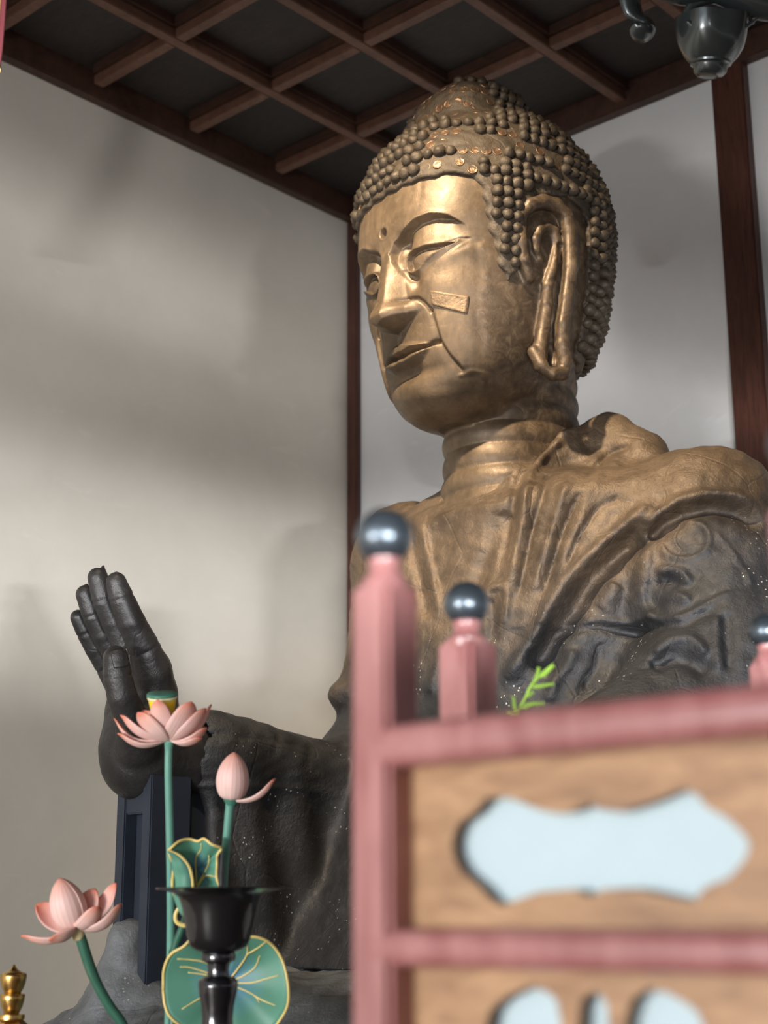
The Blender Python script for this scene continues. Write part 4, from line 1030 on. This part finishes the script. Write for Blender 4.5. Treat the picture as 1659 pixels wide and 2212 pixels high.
def podlathe(name, prof, m):
    me = lathe_mesh(name, prof, 32); q = Vector((pod_top - pc) / np.linalg.norm(pod_top - pc)); R_ = (q.normalized() + Vector(toC) * .08).normalized().to_track_quat('Z', 'X').to_matrix().to_4x4()
    me.transform(Matrix.Translation(Vector(pc - off(fl1))) @ R_); return link(name, me, m, fl1)
pr = 31.5 * PX * .001
podlathe('pod_side', [(.010, 0), (pr * .62, hpod * .3), (pr * .82, hpod * .6), (pr * .97, hpod * .90), (pr * .97, hpod * .91)], M_PODY)
podlathe('pod_collar', [(pr * .95, hpod * .87), (pr * 1.01, hpod * .89), (pr * 1.03, hpod * .945), (pr * .98, hpod * .95)], M_IVORY)
podlathe('pod_rim', [(pr * .98, hpod * .93), (pr * 1.05, hpod * .955), (pr * 1.05, hpod * 1.0), (pr * .98, hpod * 1.03), (pr * .3, hpod * 1.01), (0, hpod * 1.01)], M_PODG)
tube('stem', [P1(366, 1600, -3), P1(364, 1622, -3), P1(364, 1680, 0), P1(367, 1800, 0), P1(369, 1960, 0), P1(368, 2100, 0), P1(362, 2300, 0), P1(362, 2500, 0), (P1(362, 2500, 0)[0], P1(362, 2500, 0)[1], Z_FLOOR)], [.0125, .0085, .0085, .009, .009, .0095, .010, .011, .011], M_STEM, fl1, 12, 50)
foot(fl1, P1(362, 2500, 0))
# bud with one loose petal
b2 = np.array((2.4447,-0.792,0.241)); fl2 = thing('lotus_bud', (b2[0], b2[1], Z_FLOOR + .5), 'closed pink painted lotus bud with one loose petal curling to the right', 'lotus')
def P2(x, y, dz): return b2 + RW * (x - 498) * PX * .001 + UPW * (1728 - y) * PX * .001 + toC * dz * .001
def bud(parent, Pf, bx, by, tx, ty, W):
    B = Pf(bx, by, 0); Tt = Pf(tx, ty, 0); ax = (Tt - B); L = np.linalg.norm(ax); ax /= L
    prof = [(0.004, 0), (.30, .05), (.42, .14), (.485, .28), (.5, .42), (.46, .60), (.37, .75), (.24, .88), (.10, .965), (.012, 1.0)]
    for k in range(3):
        NU = 22; V = []; UV = []; s0 = 2 * math.pi * k / 3 + .75; R_ = Vector(ax).to_track_quat('Z', 'X').to_matrix()
        rows = spline(np.array(prof), 20)
        for j, (r, t) in enumerate(rows):
            for i in range(NU + 1):
                u = i / NU; a = s0 + u * (2 * math.pi / 3 + .75); lift = 1 + .045 * (1 - u) * math.sin(math.pi * min(1, t))
                V.append(np.array(R_ @ Vector((r * W * lift * math.cos(a), r * W * lift * math.sin(a), t * L))) + B); UV.append((u, t * .92))
        F = [(j * (NU + 1) + i, j * (NU + 1) + i + 1, (j + 1) * (NU + 1) + i + 1, (j + 1) * (NU + 1) + i) for j in range(len(rows) - 1) for i in range(NU)]
        o = link('bud_petal', pymesh('bud_petal', np.array(V) - off(parent), F, True, UV), M_PETAL, parent)
        m = o.modifiers.new('thickness', 'SOLIDIFY'); m.thickness = .0025; m.offset = -1
bud(fl2, P2, 500, 1729, 506, 1625, 69 * PX * .001)
petal(fl2, P2(508, 1730, 5), P2(594, 1676, 18), scr(20, -60, 25), 26 * PX * .001, sag=.42, cup=.5)
lathe('calyx', [(.009, -.012), (.016, -.002), (.019, .004), (.014, .008)], P2(500, 1729, 0), M_PODG, fl2, 20)
tube('stem', [P2(499, 1730, 0), P2(496, 1745, 0), P2(490, 1810, 0), P2(484, 1880, 0), P2(478, 1960, 0), P2(455, 2100, 0), P2(440, 2300, 60), (P2(440, 2400, 60)[0], P2(440, 2400, 60)[1], Z_FLOOR)], [.0125, .0095, .0095, .010, .010, .010, .010, .011], M_STEM, fl2, 12, 50)
foot(fl2, P2(440, 2400, 60))
# leaning flower on dark stem
b3 = np.array((2.1463,-0.9635,-0.0303)); fl3 = thing('lotus_flower', (b3[0], b3[1], Z_FLOOR + .5), 'half open pink lotus leaning left on a dark green curved stem', 'lotus')
def P3(x, y, dz): return b3 + RW * (x - 166) * PX * .001 + UPW * (2008 - y) * PX * .001 + toC * dz * .001
bud(fl3, P3, 160, 2004, 129, 1897, 76 * PX * .001)
for (bx, by, tx, ty, dz, W, ux, uy, oz, sg) in [(160, 2007, 80, 1953, 6, 46, -22, -34, -48, .34), (163, 2010, 52, 2010, 30, 34, -10, -60, 34, .42), (163, 2006, 121, 2008, 66, 44, -10, -38, 70, .42),
        (168, 2004, 199, 1927, -30, 44, 20, -15, -60, .20), (172, 2004, 244, 1913, -25, 36, 32, -26, -50, .40), (168, 2008, 219, 1944, 46, 42, 38, -22, 60, .40), (170, 2009, 263, 1946, 12, 38, 30, -50, 30, .50)]:
    petal(fl3, P3(bx, by, 0), P3(tx, ty, dz), scr(ux, uy, oz), W * PX * .001 * 1.2, sag=sg, cup=.45)
tube('receptacle', [P3(165, 2004, 0), P3(169, 2018, 3), P3(171, 2028, 3)], [.015, .014, .011], M_IVORY, fl3, 16, 8)
tube('stem', [P3(171, 2016, 0), P3(178, 2038, 0), P3(193, 2085, 0), P3(212, 2130, 0), P3(238, 2175, 0), P3(266, 2216, 0), P3(296, 2300, 0), P3(300, 2400, 0), (P3(300, 2400, 0)[0], P3(300, 2400, 0)[1], Z_FLOOR)], [.011, .012, .012, .011, .011, .011, .011, .011, .011], M_STEMD, fl3, 12, 54)
foot(fl3, P3(300, 2400, 0))
# leaves
def leaf(name, label, cpx, dep, outline, veins, cupd, seed, folds=0.0, tintdir=None):
    c = np.array(cpx); lf = thing('lotus_leaf', (c[0], c[1], Z_FLOOR + .5), label, 'lotus leaf')
    def Pf(dx, dy, dz): return c + RW * dx * PX * .001 + UPW * (-dy) * PX * .001 + toC * dz * .001
    O = np.array(outline + [outline[0]], float); O = spline(O, 72)[:-1]; nO = len(O); NR_ = 14; V = []; UV = []
    def dep_(dx, dy, rr, a): return dep[0] + dep[1] * rr * rr + folds * rr * math.sin(a * 5 + seed)
    for r in range(NR_ + 1):
        rr = r / NR_
        for k in range(nO):
            dx, dy = O[k] * rr; a = math.atan2(O[k][1], O[k][0]); V.append(Pf(dx, dy, dep_(dx, dy, rr, a))); UV.append((rr, k / nO))
    F = [(r * nO + k, r * nO + (k + 1) % nO, (r + 1) * nO + (k + 1) % nO, (r + 1) * nO + k) for r in range(NR_) for k in range(nO)]
    o = link('blade', pymesh('blade', np.array(V) - off(lf), F, True, UV), M_LEAF, lf); m = o.modifiers.new('thickness', 'SOLIDIFY'); m.thickness = .002; m.offset = 0
    rim = [V[NR_ * nO + k] for k in range(nO)] + [V[NR_ * nO]]
    tube('gilt_rim', rim, .0032, M_GOLDL, lf, 8)
    for L in veins:
        P = []
        for (dx, dy) in spline(np.array(L, float), 12):
            a = math.atan2(dy, dx); an = np.arctan2(O[:, 1], O[:, 0]); k = np.argmin(np.abs(np.angle(np.exp(1j * (an - a))))); rr = min(1, math.hypot(dx, dy) / np.linalg.norm(O[k]))
            P.append(Pf(dx, dy, dep_(dx, dy, rr, a) + 1.6))
        tube('vein', P, [.0022, .0018, .0012], M_GOLDL, lf, 6, 12)
    return lf, Pf
lf, Pf = leaf('lotus_leaf', 'broad round green lotus leaf with gold rim behind the candle stand', (2.4322,-0.7812,-0.1362), (0, 35),
     [(-129, 10), (-128, -30), (-112, -66), (-84, -84), (-60, -104), (-20, -92), (30, -96), (60, -104), (92, -88), (118, -50), (131, -5), (131, 35), (118, 66), (98, 92), (60, 112), (0, 116), (-50, 106), (-82, 88), (-112, 62), (-124, 38)],
     [[(4, 0), (28, -32), (44, -60), (46, -90)], [(44, -60), (66, -74), (84, -90)], [(4, 2), (34, -10), (60, -30), (70, -56)], [(4, 4), (50, 2), (80, -8), (112, -20)], [(4, 8), (40, 20), (60, 30), (70, 44)], [(-4, 0), (-40, -12), (-80, -20)], [(-4, -4), (-40, -40), (-70, -50), (-100, -54)], [(-4, -2), (-70, -30), (-96, -34)], [(-4, 6), (-50, 30), (-90, 50)], [(60, 30), (80, 38), (104, 44)]], .03, 1.0, 10)
tube('stem', [Pf(0, 0, -4), Pf(-2, 60, -30), Pf(-4, 200, -30), (Pf(-4, 200, -30)[0], Pf(-4, 200, -30)[1], Z_FLOOR)], [.008, .008, .009, .010], M_STEM, lf, 10, 30)
foot(lf, Pf(-4, 200, -30))
lf, Pf = leaf('lotus_leaf', 'half folded green lotus leaf standing upright above the candle dish', (2.3865,-0.8333,0.0923), (0, 30),
     [(-54, -52), (-34, -68), (-14, -70), (4, -66), (20, -74), (38, -64), (56, -54), (46, -36), (46, 0), (54, 36), (46, 70), (10, 84), (-24, 86), (-42, 60), (-46, 20), (-48, -20)],
     [[(0, 30), (-2, -24), (10, -46), (12, -62)], [(0, 34), (24, -10), (28, -36)], [(0, 36), (20, 10), (44, 4)], [(0, 36), (20, 42), (46, 38)]], .03, .5, 14)
# folded-over flap of that leaf
fo = spline(np.array([(-54, -52), (-30, -42), (-12, -22), (-4, 4), (-3, 40), (-8, 84)], float), 20); bo = spline(np.array([(-54, -52), (-50, -34), (-46, -10), (-44, 10), (-44, 50), (-30, 84)], float), 20)
V = []; UV = []
for j in range(20):
    for i in range(9):
        u = i / 8; p = bo[j] * (1 - u) + fo[j] * u; V.append(Pf(p[0], p[1], 30 + 26 * math.sin(u * 2.2) + 3 * math.sin(j * 1.1) * (1 - u))); UV.append((.5 + .5 * (1 - u), j / 20))
F = [(j * 9 + i, j * 9 + i + 1, (j + 1) * 9 + i + 1, (j + 1) * 9 + i) for j in range(19) for i in range(8)]
o = link('folded_flap', pymesh('flap', np.array(V) - off(lf), F, True, UV), M_LEAF, lf); m = o.modifiers.new('thickness', 'SOLIDIFY'); m.thickness = .002
tube('flap_rim', [V[j * 9 + 8] for j in range(20)], .0042, M_GOLDL, lf, 8)
tube('curled_tip', [Pf(-30, 66, 30), Pf(-40, 84, 34), Pf(-38, 100, 36), Pf(-22, 108, 36), (Pf(-8, 104, 36))], [.004, .0045, .005, .005, .003], M_GOLDL, lf, 8, 16)
tube('stem', [Pf(-20, 88, 10), Pf(-30, 120, 5), Pf(-52, 190, 0), Pf(-50, 300, 0), (Pf(-50, 300, 0)[0], Pf(-50, 300, 0)[1], Z_FLOOR)], [.007, .008, .009, .0095, .010], M_STEMD, lf, 10, 30)
foot(lf, Pf(-50, 300, 0))
# ------------------------------------------------------------------ cypress sprig
sc0 = np.array((3.3223,-0.9147,0.3374)); SK = 2.7 / 3300
sp_ = thing('cypress_sprig', tuple(sc0), 'small bright green cypress sprig above the red rail', 'sprig')
def PS(x, y, dz=0): return sc0 + RW * (x - 1118) * SK + UPW * (1545 - y) * SK + toC * dz * .001
tube('twig', [PS(1122, 1640), PS(1119, 1545), PS(1133, 1512), PS(1147, 1482), PS(1162, 1464), PS(1176, 1452), PS(1192, 1436)], [.0030, .0024, .0022, .0026, .0026, .0024, .0018], M_SPRIG, sp_, 8, 24)
def frond(P, dz, w0, n):
    Q = spline(np.array([list(PS(x, y, dz)) for x, y in P]), n); bm = bmesh.new()
    tm = tube_mesh('t', Q, [w0 * .5, w0 * .45, w0 * .3], 6); bm.from_mesh(tm); bpy.data.meshes.remove(tm)
    T = np.gradient(Q, axis=0)
    for i in range(1, n):
        t = T[i] / np.linalg.norm(T[i]); sd = np.cross(t, toC); sd /= np.linalg.norm(sd)
        for s in (-1, 1):
            ln = w0 * (2.6 - 1.4 * i / n); e = Q[i] + (t * .75 + sd * s * .8) * ln
            tm = tube_mesh('t', [Q[i], (Q[i] + e) / 2 + sd * s * w0 * .2, e], [w0 * .42, w0 * .48, w0 * .2], 6); bm.from_mesh(tm); bpy.data.meshes.remove(tm)
    bmesh_obj('frond', bm, M_SPRIG, sp_, True)
frond([(1150, 1478), (1159, 1460), (1163, 1444)], 5, 0.0026, 6); frond([(1165, 1463), (1178, 1451), (1192, 1438)], 8, 0.0031, 7)
frond([(1147, 1483), (1168, 1480), (1192, 1476)], 12, 0.0025, 9); frond([(1135, 1510), (1142, 1502), (1150, 1496)], 0, 0.0025, 4)
frond([(1117, 1548), (1111, 1528), (1108, 1506)], 10, 0.0025, 7); frond([(1125, 1528), (1145, 1519), (1171, 1517)], 14, 0.0026, 9); frond([(1112, 1545), (1104, 1538), (1097, 1536)], 10, 0.0021, 4)
box('holder', (PS(1122, 1640)[0] - .03, PS(1122, 1640)[1] - .03, Z_FLOOR), tuple(PS(1122, 1640) + np.array([.03, .03, 0])), M_SUPPORT, sp_, bev=.01)

# ------------------------------------------------------------------ hanging black metal ornament, upper right
hc = np.array((3.4451,-0.2552,1.9272)); HK = 3.5 / 3300
ho = thing('hanging_lantern', (hc[0], hc[1], Z_C), 'hanging black metal lantern with curled leaf brackets under the ceiling', 'lantern')
def PH(x, y, dz=0): return hc + RW * (x - 1545) * HK + UPW * (90 - y) * HK + toC * dz * .001
def lobed(name, prof, c, m, parent, seg=40, tilt=None, lobes=0, amp=0.0):
    V = []; F = []
    for r, z in prof:
        for k in range(seg):
            a = 2 * math.pi * k / seg; g = 1 + amp * math.cos(lobes * a + .6) * min(1, max(0, z * 12 + .6)); V.append((r * g * math.cos(a), r * g * math.sin(a), z))
    n = len(prof)
    for i in range(n - 1):
        for k in range(seg): a = i * seg + k; b = i * seg + (k + 1) % seg; F.append((a, b, b + seg, a + seg))
    F.append(tuple(range(seg))[::-1]); F.append(tuple((n - 1) * seg + k for k in range(seg)))
    me = pymesh(name, np.array(V), F); me.set_sharp_from_angle(angle=math.radians(55))
    R_ = Matrix.Rotation(.0, 4, 'X') if tilt is None else tilt
    me.transform(Matrix.Translation(Vector(np.array(c) - off(parent))) @ R_); return link(name, me, m, parent)
tl = Vector(PH(1538, 0) - PH(1532, 100)).to_track_quat('Z', 'X').to_matrix().to_4x4()
lobed('cup', [(.012, -.082), (.030, -.080), (.037, -.072), (.039, -.060), (.041, -.054), (.048, -.050), (.062, -.034), (.074, -.012), (.080, .012), (.082, .034), (.083, .050), (.078, .052), (.070, .03), (.0, .0)], PH(1538, 88), M_ORN, ho, 40, tl, 5, .05)
lobed('ring', [(.036, -.058), (.047, -.055), (.048, -.050), (.040, -.046)], PH(1538, 88), M_ORN, ho, 32, tl)
# pointed leaf lips of the cup
for (pts_, rr) in [([(1478, 40), (1500, 10), (1560, -6), (1600, 10), (1628, 52)], [.010, .012, .013, .012, .003]), ([(1474, 60), (1500, 82), (1545, 92), (1590, 78), (1628, 52)], [.004, .006, .007, .006, .002])]:
    tube('leaf_lip', [PH(x, y, 50 if rr[0] < .006 else 0) for x, y in pts_], rr, M_ORN, ho, 10, 24)
# curled bracket to its left
V = []; UV = []; cl = spline(np.array([(1362, -40), (1363, -10), (1368, 15), (1381, 33), (1398, 42), (1402, 55), (1392, 66), (1376, 64), (1367, 52)], float), 30)
wd = np.interp(np.linspace(0, 1, 30), [0, .3, .45, .6, .8, 1], [27, 24, 13, 22, 20, 8])
V = []
for j in range(30):
    d_ = cl[min(j + 1, 29)] - cl[max(j - 1, 0)]; d_ = d_ / np.linalg.norm(d_); n_ = np.array([-d_[1], d_[0]]); tw = .25 + .9 * j / 29
    for i in range(7):
        u = i / 3 - 1; V.append(PH(*(cl[j] + n_ * wd[j] * u * math.cos(tw * .5)), dz=wd[j] * 1.1 * (u * math.sin(tw) - .6 * u * u)))
F = [(j * 7 + i, j * 7 + i + 1, (j + 1) * 7 + i + 1, (j + 1) * 7 + i) for j in range(29) for i in range(6)]
o = link('curled_leaf', pymesh('curl', np.array(V) - off(ho), F), M_ORN, ho); m = o.modifiers.new('thickness', 'SOLIDIFY'); m.thickness = .006
tube('bracket_arm', [PH(1362, -40), PH(1420, -22), PH(1480, -10), PH(1545, -20), PH(1620, 5), PH(1680, 15), PH(1760, 0)], [.018, .020, .024, .030, .034, .034, .030], M_ORN, ho, 16, 30)
tube('suspension_rod', [PH(1620, -10), (lambda q: [q[0], q[1], Z_C + .02])(PH(1620, -10))], [.02, .02], M_ORN, ho, 12, 4)

# ------------------------------------------------------------------ red banner at the left margin
bc = np.array((2.2983,-1.4149,1.9112)); BK = 3.4 / 3300
bn = thing('hanging_banner', (bc[0], bc[1], Z_C), 'red hanging banner with gold fringe at the upper left edge', 'banner')
def PB(x, y, dz=0): return bc + RW * (x + 14) * BK + UPW * (60 - y) * BK + toC * dz * .001
M_BAN = plain('red_cloth', (.22, .035, .045), .7)
def strip(name, pl, m, th=6):
    V = []
    for (x0, x1, y) in pl:
        for x, dz in ((x0, 0), (x1, 0), (x1, th), (x0, th)): V.append(PB(x, y, dz))
    F = []
    for j in range(len(pl) - 1):
        for k in range(4): a = j * 4 + k; b = j * 4 + (k + 1) % 4; F.append((a, b, b + 4, a + 4))
    F.append((3, 2, 1, 0)); n_ = (len(pl) - 1) * 4; F.append((n_, n_ + 1, n_ + 2, n_ + 3))
    link(name, pymesh(name, np.array(V) - off(bn), F, False), m, bn)
strip('cloth', [(-60, 14, -420), (-60, 14.5, 0), (-60, 10, 60), (-60, 6, 110), (-60, 1.5, 142)], M_BAN)
tp = PB(-25, -415, 3); tube('cord', [tp, np.array([tp[0], tp[1], Z_C + .02])], [.006, .006], M_BAN, bn, 8)
strip('gold_band', [(-50, 3.5, -420), (-50, 3.8, 0), (-50, 2, 30), (-50, 0, 60), (-50, -3, 130)], M_BRASS, 9)
tube('gold_tassel', [PB(-2, 138, 4), PB(1, 150, 4), PB(-1, 162, 4)], [.0025, .0028, .001], M_BRASS, bn, 8, 10)
